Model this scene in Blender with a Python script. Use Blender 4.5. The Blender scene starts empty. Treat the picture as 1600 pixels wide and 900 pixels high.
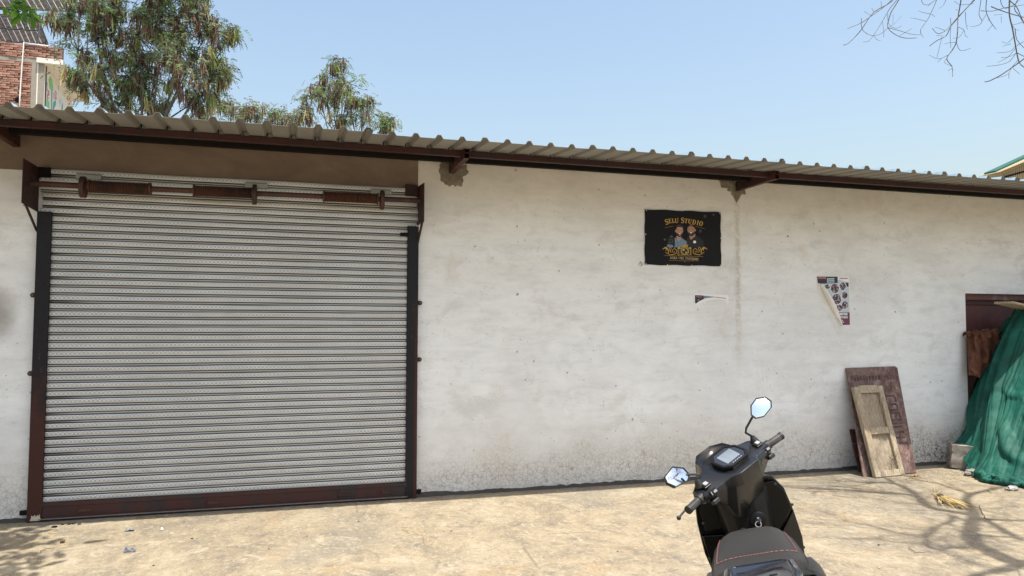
import bpy, bmesh, math, random
import numpy as np
from mathutils import Vector, Matrix, Euler, noise
random.seed(7); rng = np.random.default_rng(7)
sc = bpy.context.scene
COL = sc.collection
R = math.radians
# ------------------------------------------------------------------ camera
F_PX, VPX, VPY, HC, CAM_H, DIST = 1150.0, 4775.0, 518.0, 507.0, 1.6, 6.8948
_d = Vector((VPX-800, -(VPY-450), -F_PX)).normalized()
_h = Vector((0, -(HC-450), -F_PX))
_up = _d.cross(_h).normalized()
if _up.y < 0: _up = -_up
_y = _up.cross(_d)
RM = Matrix((_d, _y, _up))                    # world = RM @ camera axes
CAM = Vector((0, -DIST, CAM_H))
cd = bpy.data.cameras.new('camera'); cam = bpy.data.objects.new('camera', cd); COL.objects.link(cam)
cam.matrix_world = Matrix.Translation(CAM) @ RM.to_4x4()
cd.sensor_width = 36; cd.lens = F_PX/1600*36; cd.clip_end = 500; cd.clip_start = .05
sc.camera = cam
# ------------------------------------------------------------------ sky, sun, exposure
SUN = Vector((.14, -.29, 1)).normalized()
elev = math.asin(SUN.z); azim = math.atan2(SUN.x, SUN.y)
w = bpy.data.worlds.new('World'); sc.world = w; w.use_nodes = True
wn = w.node_tree; wn.nodes.clear()
sky = wn.nodes.new('ShaderNodeTexSky'); sky.sky_type = 'NISHITA'; sky.sun_disc = False
sky.sun_elevation = elev; sky.sun_rotation = azim
sky.air_density = 1.55; sky.dust_density = 4.3; sky.ozone_density = 1.0; sky.altitude = 100
bg = wn.nodes.new('ShaderNodeBackground'); bg.inputs[1].default_value = .135
wo = wn.nodes.new('ShaderNodeOutputWorld')
wn.links.new(sky.outputs[0], bg.inputs[0]); wn.links.new(bg.outputs[0], wo.inputs[0])
sl = bpy.data.lights.new('sun', 'SUN'); sl.energy = 4.5; sl.angle = R(.5); sl.color = (1, .955, .88)
so = bpy.data.objects.new('sun', sl); COL.objects.link(so)
so.rotation_euler = SUN.to_track_quat('Z', 'Y').to_euler(); so.location = (0, 0, 20)
sc.view_settings.view_transform = 'Standard'; sc.view_settings.look = 'None'
sc.view_settings.exposure = 0.74; sc.view_settings.gamma = 1
sc.cycles.max_bounces = 8; sc.cycles.diffuse_bounces = 5

def ray(px, py): return RM @ Vector((px-800, -(py-450), -F_PX))
def on(px, py, axis, val):
    r = ray(px, py); return CAM + r*((val-CAM[axis])/r[axis])
def W(px, py, y=0.0): return on(px, py, 1, y)
def G(px, py, z=0.0): return on(px, py, 2, z)
def AT(px, py, dep):
    return CAM + ray(px, py)*(dep/F_PX)
# ------------------------------------------------------------------ material helper
class M:
    def __init__(s, name):
        s.m = bpy.data.materials.new(name); s.m.use_nodes = True
        s.t = s.m.node_tree; s.b = s.t.nodes['Principled BSDF']
        s._o = None
    def n(s, ty, **k):
        x = s.t.nodes.new(ty)
        for a, v in k.items(): setattr(x, a, v)
        return x
    def put(s, sock, v):
        if isinstance(v, bpy.types.NodeSocket): s.t.links.new(v, sock)
        else:
            if hasattr(sock.default_value, '__len__') and isinstance(v, (tuple, list)):
                v = tuple(v)
                if len(sock.default_value) == 4 and len(v) == 3: v = v+(1,)
            sock.default_value = v
    def obj(s):
        if s._o is None: s._o = s.n('ShaderNodeTexCoord').outputs['Object']
        return s._o
    def xyz(s, v=None):
        x = s.n('ShaderNodeSeparateXYZ'); s.put(x.inputs[0], v or s.obj()); return x.outputs
    def mapc(s, sca=(1, 1, 1), loc=(0, 0, 0), rot=(0, 0, 0), v=None):
        x = s.n('ShaderNodeMapping'); s.put(x.inputs[0], v or s.obj())
        x.inputs['Scale'].default_value = sca; x.inputs['Location'].default_value = loc; x.inputs['Rotation'].default_value = rot
        return x.outputs[0]
    def noise(s, scale=5, detail=4, rough=.55, v=None, dist=0):
        x = s.n('ShaderNodeTexNoise'); s.put(x.inputs['Vector'], v or s.obj())
        x.inputs['Scale'].default_value = scale; x.inputs['Detail'].default_value = detail
        x.inputs['Roughness'].default_value = rough; x.inputs['Distortion'].default_value = dist
        return x.outputs['Fac']
    def vor(s, scale=5, feature='F1', out='Distance', v=None, rnd=1):
        x = s.n('ShaderNodeTexVoronoi', feature=feature); s.put(x.inputs['Vector'], v or s.obj())
        x.inputs['Scale'].default_value = scale; x.inputs['Randomness'].default_value = rnd
        return x.outputs[out]
    def ma(s, op, a, b=0.0, c=None, clamp=False):
        x = s.n('ShaderNodeMath', operation=op, use_clamp=clamp)
        s.put(x.inputs[0], a); s.put(x.inputs[1], b)
        if c is not None: s.put(x.inputs[2], c)
        return x.outputs[0]
    def step(s, v, lo, hi, a=0.0, b=1.0):
        x = s.n('ShaderNodeMapRange', interpolation_type='SMOOTHSTEP'); s.put(x.inputs[0], v)
        for i, q in enumerate((lo, hi, a, b)): s.put(x.inputs[i+1], q)
        return x.outputs[0]
    def mix(s, f, a, b, mode='MIX'):
        x = s.n('ShaderNodeMix', data_type='RGBA', blend_type=mode)
        s.put(x.inputs[0], f); s.put(x.inputs[6], a); s.put(x.inputs[7], b); return x.outputs[2]
    def ramp(s, v, stops):
        x = s.n('ShaderNodeValToRGB'); s.put(x.inputs[0], v); e = x.color_ramp.elements
        while len(e) < len(stops): e.new(.5)
        for q, (p, c) in zip(e, stops): q.position = p; q.color = tuple(c)+(1,) if len(c) == 3 else c
        return x.outputs[0]
    def bump(s, h, dist=.002, st=1.0, prev=None):
        x = s.n('ShaderNodeBump'); s.put(x.inputs['Height'], h)
        x.inputs['Distance'].default_value = dist; x.inputs['Strength'].default_value = st
        if prev is not None: s.put(x.inputs['Normal'], prev)
        s.put(s.b.inputs['Normal'], x.outputs[0]); return x.outputs[0]
    def out(s, col=None, rough=.7, metal=0.0, spec=.5, coat=0.0):
        if col is not None: s.put(s.b.inputs['Base Color'], col)
        s.put(s.b.inputs['Roughness'], rough); s.put(s.b.inputs['Metallic'], metal)
        s.put(s.b.inputs['Specular IOR Level'], spec)
        if coat: s.b.inputs['Coat Weight'].default_value = coat; s.b.inputs['Coat Roughness'].default_value = .06
        return s.m
def plain(name, col, rough=.6, metal=0.0, var=.18, scale=14, spec=.5, bump=0.0, coat=0.0):
    m = M(name); f = m.noise(scale, 5, .6)
    c = m.mix(f, tuple(x*(1-var) for x in col), tuple(min(1, x*(1+var)) for x in col))
    r = m.step(f, .3, .7, max(0.02, rough-.08), min(1, rough+.08))
    if bump: m.bump(m.noise(scale*4, 4), bump)
    return m.out(c, r, metal, spec, coat)
# ------------------------------------------------------------------ mesh helpers
class MB:
    def __init__(s): s.v = []; s.f = []; s.mi = []; s.cur = 0
    def face(s, pts):
        n = len(s.v); s.v += [tuple(p) for p in pts]; s.f.append(tuple(range(n, n+len(pts)))); s.mi.append(s.cur)
    def box(s, x0, x1, y0, y1, z0, z1, T=None):
        p = [Vector((x, y, z)) for x in (x0, x1) for y in (y0, y1) for z in (z0, z1)]
        if T is not None: p = [T @ q for q in p]
        n = len(s.v); s.v += [tuple(q) for q in p]
        for f in ((0, 1, 3, 2), (4, 6, 7, 5), (0, 4, 5, 1), (2, 3, 7, 6), (0, 2, 6, 4), (1, 5, 7, 3)):
            s.f.append(tuple(n+i for i in f)); s.mi.append(s.cur)
    def tube(s, pts, rad, sides=8, cap=True):
        pts = [Vector(p) for p in pts]
        if not hasattr(rad, '__len__'): rad = [rad]*len(pts)
        n0 = len(s.v); prev = None
        for i, p in enumerate(pts):
            t = (pts[min(i+1, len(pts)-1)]-pts[max(i-1, 0)])
            t = t.normalized() if t.length > 1e-9 else Vector((0, 0, 1))
            if prev is None:
                a = Vector((0, 0, 1)) if abs(t.z) < .9 else Vector((1, 0, 0))
                u = t.cross(a).normalized()
            else:
                u = prev-t*prev.dot(t)
                u = u.normalized() if u.length > 1e-6 else t.orthogonal().normalized()
            prev = u; v = t.cross(u)
            for k in range(sides):
                a = 2*math.pi*k/sides
                s.v.append(tuple(p+(u*math.cos(a)+v*math.sin(a))*rad[i]))
        for i in range(len(pts)-1):
            for k in range(sides):
                a = n0+i*sides+k; b = n0+i*sides+(k+1) % sides
                s.f.append((a, b, b+sides, a+sides)); s.mi.append(s.cur)
        if cap:
            s.f.append(tuple(n0+k for k in reversed(range(sides)))); s.mi.append(s.cur)
            e = n0+(len(pts)-1)*sides
            s.f.append(tuple(e+k for k in range(sides))); s.mi.append(s.cur)
    def loft(s, rings, caps=True, closed=True):
        n0 = len(s.v); k = len(rings[0])
        for r in rings: s.v += [tuple(p) for p in r]
        for i in range(len(rings)-1):
            for j in range(k if closed else k-1):
                a = n0+i*k+j; b = n0+i*k+(j+1) % k
                s.f.append((a, b, b+k, a+k)); s.mi.append(s.cur)
        if caps:
            s.f.append(tuple(n0+j for j in reversed(range(k)))); s.mi.append(s.cur)
            e = n0+(len(rings)-1)*k
            s.f.append(tuple(e+j for j in range(k))); s.mi.append(s.cur)
    def prism(s, pts, off):
        off = Vector(off); a = [Vector(p) for p in pts]; s.loft([a, [p+off for p in a]])
    def sphere(s, c, r, seg=12, rings=8, T=None):
        rr = r if hasattr(r, '__len__') else (r, r, r)
        L = []
        for i in range(rings+1):
            th = math.pi*(i+.02 if i == 0 else i-.02 if i == rings else i)/rings
            L.append([Vector((c[0]+rr[0]*math.sin(th)*math.cos(2*math.pi*j/seg), c[1]+rr[1]*math.sin(th)*math.sin(2*math.pi*j/seg), c[2]+rr[2]*math.cos(th))) for j in range(seg)])
        s.loft(L)
    def xf(s, Mx):
        s.v = [tuple(Mx @ Vector(p)) for p in s.v]; return s
def empty(name, loc, label, cat, group=None, rot=(0, 0, 0)):
    o = bpy.data.objects.new(name, None); COL.objects.link(o); o.location = loc; o.rotation_euler = rot
    o.empty_display_size = .1
    o['label'] = label; o['category'] = cat
    if group: o['group'] = group
    return o
def build(mb, name, mats, parent=None, bevel=0, seg=1, smooth=False, local=False, label=None, cat=None, group=None, kind=None, subsurf=0, orig=None, recalc=True):
    """world-space vertices; a parented mesh is shifted back by its parent's world place unless local"""
    me = bpy.data.meshes.new(name); me.from_pydata(mb.v, [], mb.f)
    if not isinstance(mats, (list, tuple)): mats = [mats]
    for m in mats: me.materials.append(m)
    if len(mats) > 1: me.polygons.foreach_set('material_index', mb.mi)
    if bevel or recalc:
        bm = bmesh.new(); bm.from_mesh(me)
        if bevel: bmesh.ops.remove_doubles(bm, verts=bm.verts, dist=1e-5)
        if recalc: bmesh.ops.recalc_face_normals(bm, faces=bm.faces)
        if bevel:
            es = [e for e in bm.edges if e.is_manifold and e.calc_face_angle(0) > .35]
            bmesh.ops.bevel(bm, geom=es, offset=bevel, segments=seg, affect='EDGES', profile=.5, clamp_overlap=True)
        bm.to_mesh(me); bm.free()
    if smooth:
        me.polygons.foreach_set('use_smooth', [True]*len(me.polygons))
        if smooth != True: me.set_sharp_from_angle(angle=smooth)
    o = bpy.data.objects.new(name, me); COL.objects.link(o)
    if parent is not None:
        o.parent = parent
        if not local:
            p = parent; off = Vector((0, 0, 0))
            while p is not None: off += p.location; p = p.parent
            o.location = -off
    if subsurf:
        md = o.modifiers.new('subdivision', 'SUBSURF'); md.levels = md.render_levels = subsurf
    if label: o['label'] = label
    if cat: o['category'] = cat
    if group: o['group'] = group
    if kind: o['kind'] = kind
    return o
def fast(name, V, F, mats, mi=None, parent=None, kind=None, smooth=False):
    """numpy quads"""
    me = bpy.data.meshes.new(name); V = np.asarray(V, dtype=np.float32); F = np.asarray(F, dtype=np.int32)
    k = F.shape[1]
    me.vertices.add(len(V)); me.vertices.foreach_set('co', V.ravel())
    me.loops.add(F.size); me.loops.foreach_set('vertex_index', F.ravel())
    me.polygons.add(len(F)); me.polygons.foreach_set('loop_start', np.arange(0, F.size, k, dtype=np.int32))
    for m in mats: me.materials.append(m)
    if mi is not None: me.polygons.foreach_set('material_index', np.asarray(mi, dtype=np.int32))
    me.update(calc_edges=True)
    if smooth: me.polygons.foreach_set('use_smooth', [True]*len(F))
    o = bpy.data.objects.new(name, me); COL.objects.link(o)
    if parent is not None:
        o.parent = parent; p = parent; off = Vector((0, 0, 0))
        while p is not None: off += p.location; p = p.parent
        o.location = -off
    if kind: o['kind'] = kind
    return o
# ------------------------------------------------------------------ materials of the setting
def mat_ground():
    m = M('sunbaked_concrete'); x, y, z = m.xyz()
    big = m.noise(.55, 5, .6, dist=.6)
    st = m.noise(1.6, 9, .72, v=m.mapc((1.1, .9, 1), rot=(0, 0, .12)), dist=.8)
    mid = m.noise(5.5, 8, .75, v=m.mapc((1.1, .85, 1)), dist=.7)
    fine = m.noise(60, 5, .75)
    grit = m.noise(230, 3, .7)
    c = m.ramp(m.ma('ADD', m.ma('MULTIPLY', st, .6), m.ma('MULTIPLY', mid, .4)),
        [(.38, (.15, .135, .112)), (.45, (.235, .195, .14)), (.52, (.31, .255, .172)), (.62, (.39, .335, .245))])
    c = m.mix(m.step(big, .52, .68, 0, .5), c, (.20, .188, .162))
    # pale scoured patches and dark crescents left by traffic
    c = m.mix(m.step(m.noise(2.6, 9, .8, dist=2.2), .54, .64, 0, .75), c, (.44, .39, .295))
    c = m.mix(m.step(m.noise(3.3, 10, .82, v=m.mapc((1.0, .9, 1), loc=(3, 7, 0)), dist=1.6), .54, .64, 0, .75), c, (.14, .132, .118))
    c = m.mix(m.step(m.noise(2.0, 6, .7, v=m.mapc(loc=(9, 2, 0))), .56, .68, 0, .55), c, (.32, .22, .11))
    c = m.mix(m.step(fine, .42, .62, 0, .35), c, m.mix(.5, c, (.44, .39, .30)))
    c = m.mix(m.step(grit, .56, .68, 0, .4), c, (.12, .105, .085))
    c = m.mix(m.step(m.noise(170, 3, .7, v=m.mapc(loc=(4, 1, 0))), .58, .70, 0, .6), c, (.56, .51, .41))
    ck = m.vor(.42, 'DISTANCE_TO_EDGE', v=m.mix(.12, m.obj(), m.n('ShaderNodeTexNoise').outputs['Color']))
    c = m.mix(m.ma('MULTIPLY', m.step(ck, .001, .004, 1, 0), m.step(m.noise(1.3, 3), .5, .6, 0, .55)), c, (.13, .115, .09))
    # darker grey strip along the foot of the wall
    c = m.mix(m.ma('MULTIPLY', m.step(m.ma('ADD', y, m.ma('MULTIPLY', mid, -.12)), -.22, -.10, 0, .65), m.step(y, .5, .2)), c, (.22, .205, .18))
    mg = m.noise(26, 7, .8, v=m.mapc((1.1, .7, 1), loc=(5, 5, 0)), dist=.6)
    c = m.mix(m.step(mg, .54, .62, 0, .42), c, (.12, .11, .095)); c = m.mix(m.step(mg, .46, .38, 0, .6), c, (.48, .425, .325))
    h = m.ma('ADD', m.ma('MULTIPLY', fine, .5), m.ma('ADD', m.ma('MULTIPLY', grit, .25), m.ma('MULTIPLY', mid, 1.6)))
    c = m.mix(1.0, c, (.86, .85, .83), 'MULTIPLY')
    m.bump(h, .007, 1.0)
    return m.out(c, .9, spec=.25)
def mat_wall():
    m = M('whitewashed_plaster'); x, y, z = m.xyz()
    flat = m.mapc((1, 0, 1))
    big = m.noise(.8, 6, .62, v=flat, dist=.5)
    brush = m.noise(3.6, 9, .74, v=m.mapc((.6, 0, 2.1)), dist=.25)
    fine = m.noise(24, 6, .7, v=flat)
    c = m.ramp(brush, [(.34, (.71, .712, .71)), (.5, (.82, .825, .825)), (.66, (.875, .882, .885))])
    c = m.mix(m.step(big, .45, .62, 0, .4), c, (.66, .655, .645))
    c = m.mix(m.step(m.noise(1.7, 7, .7, v=m.mapc((1, 0, 1.4), loc=(4, 0, 2)), dist=.4), .54, .66, 0, .4), c, (.55, .54, .52))
    c = m.mix(m.step(m.noise(2.6, 8, .75, v=m.mapc((.7, 0, 2.0), loc=(1, 0, 8)), dist=.8), .57, .67, 0, .5), c, (.87, .872, .87))
    c = m.mix(m.step(m.noise(1.1, 7, .72, v=m.mapc((1, 0, 1.2), loc=(14, 0, 5)), dist=.4), .57, .70, 0, .4), c, (.58, .50, .40))
    c = m.mix(m.step(fine, .55, .75, 0, .25), c, (.52, .50, .46))
    # trowel scratches, thin and slightly curved
    sc1 = m.noise(3.2, 3, .5, v=m.mapc((1.4, 0, .5), loc=(3, 0, 1)), dist=2.0)
    ln = m.ma('ABSOLUTE', m.ma('SUBTRACT', sc1, .5))
    c = m.mix(m.ma('MULTIPLY', m.step(ln, .0012, .004, 1, 0), m.step(m.noise(2.4, 3, v=m.mapc((1, 0, 1), loc=(8, 0, 3))), .54, .62, 0, .45)), c, (.40, .38, .35))
    sc2 = m.noise(1.6, 4, .6, v=m.mapc((.5, 0, 2.2), loc=(13, 0, 4)), dist=1.6)
    ln2 = m.ma('ABSOLUTE', m.ma('SUBTRACT', sc2, .5))
    c = m.mix(m.ma('MULTIPLY', m.step(ln2, .001, .0035, 1, 0), m.step(m.noise(1.8, 3, v=m.mapc((1, 0, 1), loc=(2, 0, 7))), .52, .62, 0, .45)), c, (.45, .42, .38))
    # pock marks and nail holes
    for s_, r_, th, col, k in ((5.0, .075, .80, (.20, .17, .135), .8), (12.0, .13, .88, (.22, .19, .15), .75), (2.1, .075, .45, (.28, .235, .18), .8), (30.0, .22, .93, (.25, .22, .18), .55)):
        wv = m.mix(.035, flat, m.n('ShaderNodeTexNoise', noise_dimensions='3D').outputs['Color'])
        vv = m.n('ShaderNodeTexVoronoi'); m.put(vv.inputs['Vector'], wv); vv.inputs['Scale'].default_value = s_
        d = m.ma('ADD', vv.outputs['Distance'], m.ma('MULTIPLY', m.ma('SUBTRACT', m.noise(s_*9, 4, .7, v=flat), .5), r_*2.4))
        sel = m.step(m.xyz(vv.outputs['Color'])[0], th, th+.03)
        c = m.mix(m.ma('MULTIPLY', m.ma('MULTIPLY', m.step(d, r_*.55, r_, 1, 0), sel), k), c, col)
    # rising damp: dirty crackled foot of the wall
    wob = m.ma('MULTIPLY', m.ma('SUBTRACT', m.noise(1.4, 5, .7, v=flat), .5), .9)
    zz = m.ma('ADD', z, wob)
    cr = m.vor(26, 'DISTANCE_TO_EDGE', v=m.mix(.05, flat, m.n('ShaderNodeTexNoise').outputs['Color']))
    crk = m.step(cr, .012, .05, 1, 0)
    c = m.mix(m.step(zz, .2, .80, .45, 0), c, (.52, .46, .38))
    c = m.mix(m.ma('MULTIPLY', m.step(zz, .12, .46, .5, 0), m.step(m.noise(16, 8, .8, v=flat), .48, .62)), c, (.30, .27, .23))
    c = m.mix(m.ma('MULTIPLY', crk, m.step(zz, .15, .6, .45, 0)), c, (.17, .15, .125))
    # the black mouldy crackle beside the door
    dx = m.ma('ABSOLUTE', m.ma('SUBTRACT', x, 7.05))
    near = m.ma('MULTIPLY', m.step(dx, .25, .62, 1, 0), m.step(m.ma('ADD', z, m.ma('MULTIPLY', wob, .3)), .1, .52, 1, 0))
    c = m.mix(m.ma('MULTIPLY', near, m.step(m.ma('ADD', m.noise(13, 6, .75, v=flat), m.ma('MULTIPLY', crk, .25)), .5, .68)), c, (.10, .095, .085))
    # runs and a vertical joint under the second bracket
    jx = m.ma('ABSOLUTE', m.ma('ADD', m.ma('SUBTRACT', x, 4.52), m.ma('MULTIPLY', m.ma('SUBTRACT', m.noise(5, 5, .7, v=m.mapc((0, 0, 1))), .5), .05)))
    c = m.mix(m.ma('MULTIPLY', m.step(jx, .004, .05, .62, 0), m.ma('MULTIPLY', m.step(z, .9, 1.9), m.step(m.noise(18, 5, .7, v=flat), .35, .6))), c, (.45, .385, .30))
    # grey smear at the far left
    q = m.ma('ADD', m.ma('POWER', m.ma('SUBTRACT', x, -2.42), 2), m.ma('POWER', m.ma('MULTIPLY', m.ma('SUBTRACT', z, 1.68), .8), 2))
    c = m.mix(m.step(m.ma('ADD', q, m.ma('MULTIPLY', m.noise(7, 5, v=flat), .04)), .02, .085, .7, 0), c, (.26, .235, .205))
    # brownish shade under the eave, painted into the wall colour
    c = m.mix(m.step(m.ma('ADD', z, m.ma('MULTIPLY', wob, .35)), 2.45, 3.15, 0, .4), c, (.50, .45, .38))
    m.bump(m.ma('ADD', m.ma('MULTIPLY', brush, 1.0), m.ma('ADD', m.ma('MULTIPLY', fine, .35), m.ma('MULTIPLY', crk, m.step(z, .05, .5, -.6, 0)))), .006, .8)
    return m.out(c, .93, spec=.2)
def mat_rustpaint(name, base, alt, amount=.5, grime=(.035, .03, .028)):
    m = M(name); a = m.noise(3.2, 7, .7, v=m.mapc((1, 1, .45)), dist=.6); b = m.noise(26, 6, .7)
    c = m.mix(m.step(a, amount-.04, amount+.10), base, alt)
    c = m.mix(m.step(b, .5, .72, 0, .55), c, grime)
    c = m.mix(m.step(m.noise(70, 4, .8), .64, .76, 0, .5), c, tuple(min(1, v*2.6+.02) for v in base))
    m.bump(b, .0015, .6)
    return m.out(c, m.step(b, .3, .7, .48, .72), 0, .4)
GROUND = mat_ground(); WALL = mat_wall()
MAROON = mat_rustpaint('maroon_steel_paint', (.042, .011, .010), (.026, .010, .009), .5)
RUST = mat_rustpaint('rusty_red_oxide', (.070, .026, .014), (.032, .015, .011), .5)
def mat_guide():
    m = M('charcoal_and_oxide_guide'); x, y, z = m.xyz(); f = m.noise(5, 7, .7, v=m.mapc((2.5, 1, .7)), dist=1.0); b = m.noise(28, 6, .7)
    left = m.step(x, -1.5, -1.6); edge = m.step(m.ma('ADD', x, m.ma('MULTIPLY', f, .05)), 1.055, 1.075)
    k = m.ma('ADD', m.ma('MULTIPLY', left, m.step(m.ma('ADD', z, m.ma('MULTIPLY', f, 1.6)), 2.15, 1.5)), m.ma('MULTIPLY', edge, m.step(z, 2.0, 1.2)), clamp=True)
    k = m.ma('MAXIMUM', k, m.step(f, .62, .68))
    c = m.mix(k, (.009, .008, .011), (.048, .015, .011)); c = m.mix(m.step(b, .55, .72, 0, .5), c, (.035, .032, .034))
    c = m.mix(m.step(m.noise(9, 6, .75, v=m.mapc((1, 1, .5), loc=(3, 0, 5))), .64, .70, 0, .6), c, (.10, .09, .085))
    m.bump(b, .0012, .6); return m.out(c, m.step(b, .3, .7, .5, .72), 0, .3)
GUIDE = mat_guide()
BLACKSTEEL = plain('dull_black_steel', (.010, .008, .008), .8, spec=.15)
BRACKET = mat_rustpaint('bracket_red_oxide', (.065, .018, .013), (.035, .012, .011), .45)
def mat_brownplaster():
    m = M('bare_brown_plaster'); f = m.noise(2, 7, .65, v=m.mapc((1, 0, 2)), dist=.5)
    c = m.ramp(f, [(.3, (.165, .122, .098)), (.55, (.21, .158, .125)), (.75, (.25, .195, .155))])
    c = m.mix(m.step(m.noise(30, 5, .7), .58, .75, 0, .4), c, (.13, .105, .08))
    m.bump(m.noise(14, 7, .7), .004, .7); return m.out(c, .95, spec=.15)
BROWNPL = mat_brownplaster()
def mat_cement():
    m = M('rough_cement_patch'); f = m.noise(9, 8, .75, dist=.5)
    c = m.ramp(f, [(.3, (.13, .115, .09)), (.5, (.22, .195, .155)), (.72, (.32, .285, .23))])
    m.bump(m.noise(35, 8, .8), .012, 1); return m.out(c, .97, spec=.1)
CEMENT = mat_cement()
def mat_sheet(under):
    m = M('roof_sheet_underside' if under else 'roof_sheet_blue_top')
    f = m.noise(2.4, 6, .6, v=m.mapc((1, .5, 1)))
    if under:
        c = m.ramp(f, [(.3, (.20, .19, .17)), (.6, (.26, .25, .225)), (.8, (.20, .16, .125))])
        c = m.mix(m.step(m.noise(9, 6, .7, v=m.mapc((1, 3, 1)), dist=1), .66, .74, 0, .5), c, (.10, .065, .04))
        return m.out(c, .55, 0, .35)
    c = m.mix(f, (.28, .40, .47), (.40, .50, .55)); return m.out(c, .35, .15, .6)
SH_U = mat_sheet(True); SH_T = mat_sheet(False)
def mat_slat():
    m = M('embossed_galvanised_slat'); x, y, z = m.xyz()
    P = .0325
    u = m.ma('SUBTRACT', m.ma('FRACT', m.ma('DIVIDE', x, P)), .5)
    uy = m.ma('MULTIPLY', u, P)
    d = m.ma('SQRT', m.ma('ADD', m.ma('POWER', uy, 2), m.ma('POWER', z, 2)))
    ring = m.ma('MULTIPLY', m.step(d, .0095, .0118), m.step(d, .0140, .0160, 1, 0))
    dot = m.step(d, .0030, .0050, 1, 0)
    # little stroke linking neighbouring rings, like a running scroll
    dg = m.ma('ABSOLUTE', m.ma('ADD', m.ma('SUBTRACT', m.ma('ABSOLUTE', uy), .0145), m.ma('MULTIPLY', z, .25)))
    lk = m.ma('MULTIPLY', m.step(dg, .0006, .0020, 1, 0), m.step(m.ma('ABSOLUTE', z), .011, .0145, 1, 0))
    pat = m.ma('MINIMUM', m.ma('ADD', m.ma('ADD', ring, dot), lk), 1.0)
    face = m.step(m.ma('ABSOLUTE', z), .0165, .0180, 1, 0)
    pat = m.ma('MULTIPLY', pat, face)
    oi = m.n('ShaderNodeObjectInfo').outputs['Random']
    gl = m.n('ShaderNodeNewGeometry').outputs['Position']
    g = m.noise(1.2, 6, .7, v=m.mapc((1, 1, .6), v=gl)); g2 = m.noise(14, 6, .75, v=m.mapc((.5, 1, 6), v=gl))
    c = m.mix(m.step(g, .35, .65), (.68, .69, .685), (.79, .80, .795))
    c = m.mix(m.ma('MULTIPLY', oi, .22), c, (.50, .49, .47))
    c = m.mix(m.ma('MULTIPLY', pat, .8), c, (.17, .17, .168))
    c = m.mix(m.step(g2, .56, .74, 0, .5), c, (.22, .19, .15))
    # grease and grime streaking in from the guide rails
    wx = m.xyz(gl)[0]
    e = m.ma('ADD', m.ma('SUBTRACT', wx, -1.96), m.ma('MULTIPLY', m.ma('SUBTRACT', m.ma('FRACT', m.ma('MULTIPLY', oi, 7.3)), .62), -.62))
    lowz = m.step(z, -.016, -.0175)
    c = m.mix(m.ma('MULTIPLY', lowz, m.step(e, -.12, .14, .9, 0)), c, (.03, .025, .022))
    line = m.ma('ADD', m.ma('MULTIPLY', m.step(z, -.0182, -.0192), m.step(z, -.0262, -.0250)), m.ma('ADD', m.step(z, -.0372, -.0384), m.step(z, .0188, .0196)), clamp=True)  # groove shade painted as dark bands by height across the slat
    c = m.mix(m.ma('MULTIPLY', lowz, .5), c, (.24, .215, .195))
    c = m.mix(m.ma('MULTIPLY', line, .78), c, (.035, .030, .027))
    m.bump(pat, .0012, .7)
    return m.out(c, .42, .35, .5)
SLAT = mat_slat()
def mat_brick():
    m = M('fired_clay_brick'); oi = m.n('ShaderNodeObjectInfo').outputs['Random']
    c = m.ramp(oi, [(0, (.20, .085, .06)), (.35, (.30, .15, .11)), (.7, (.36, .21, .16)), (1, (.22, .13, .105))])
    c = m.mix(m.step(m.noise(14, 6, .7), .5, .7, 0, .6), c, (.47, .37, .30))
    m.bump(m.noise(40, 6, .7), .006); return m.out(c, .95, spec=.15)
BRICK = mat_brick()
MORTAR = plain('old_mortar', (.085, .072, .06), .97, var=.35, scale=18, bump=.01)
CONCRETE = plain('weathered_concrete', (.27, .245, .205), .95, var=.25, scale=9, bump=.006)
PALE = plain('pale_house_plaster', (.68, .65, .60), .92, var=.08, scale=3)
def mat_bark(name, a, b):
    m = M(name); f = m.noise(9, 8, .75, v=m.mapc((1, 1, .3)), dist=1)
    m.bump(f, .02); return m.out(m.mix(f, a, b), .95, spec=.15)
BARK = mat_bark('grey_brown_bark', (.06, .048, .038), (.17, .145, .12))
BARK2 = mat_bark('bare_twig_bark', (.10, .08, .068), (.21, .18, .155))
def mat_leaf(name, a, b, tr=.25):
    m = M(name); f = m.noise(1.7, 4, .6)
    c = m.mix(f, a, b); m.out(c, .6, spec=.3)
    t = m.n('ShaderNodeBsdfTranslucent'); m.put(t.inputs[0], c)
    x = m.n('ShaderNodeMixShader'); x.inputs[0].default_value = tr
    m.t.links.new(m.b.outputs[0], x.inputs[1]); m.t.links.new(t.outputs[0], x.inputs[2])
    m.t.links.new(x.outputs[0], m.t.nodes['Material Output'].inputs[0]); return m.m
LEAVES = [mat_leaf('fine_leaf_dark', (.075, .10, .06), (.11, .14, .08)), mat_leaf('fine_leaf_mid', (.11, .155, .075), (.155, .205, .10)),
          mat_leaf('fine_leaf_olive', (.19, .20, .10), (.25, .25, .13)), mat_leaf('fine_leaf_bright', (.14, .26, .075), (.19, .32, .11))]
PODS = [mat_leaf('seed_pod_brown', (.085, .045, .032), (.15, .08, .055), .08), mat_leaf('seed_pod_red', (.13, .055, .04), (.17, .08, .055), .08),
        mat_leaf('seed_pod_ochre', (.30, .22, .09), (.38, .30, .12), .15), mat_leaf('seed_pod_green', (.18, .22, .06), (.25, .28, .08), .15)]
# ------------------------------------------------------------------ ground
g = MB(); g.face([(-120, -120, 0), (120, -120, 0), (120, 160, 0), (-120, 160, 0)])
build(g, 'ground', GROUND, kind='structure', label='sun-baked beige concrete yard with grey scuffs')
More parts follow.
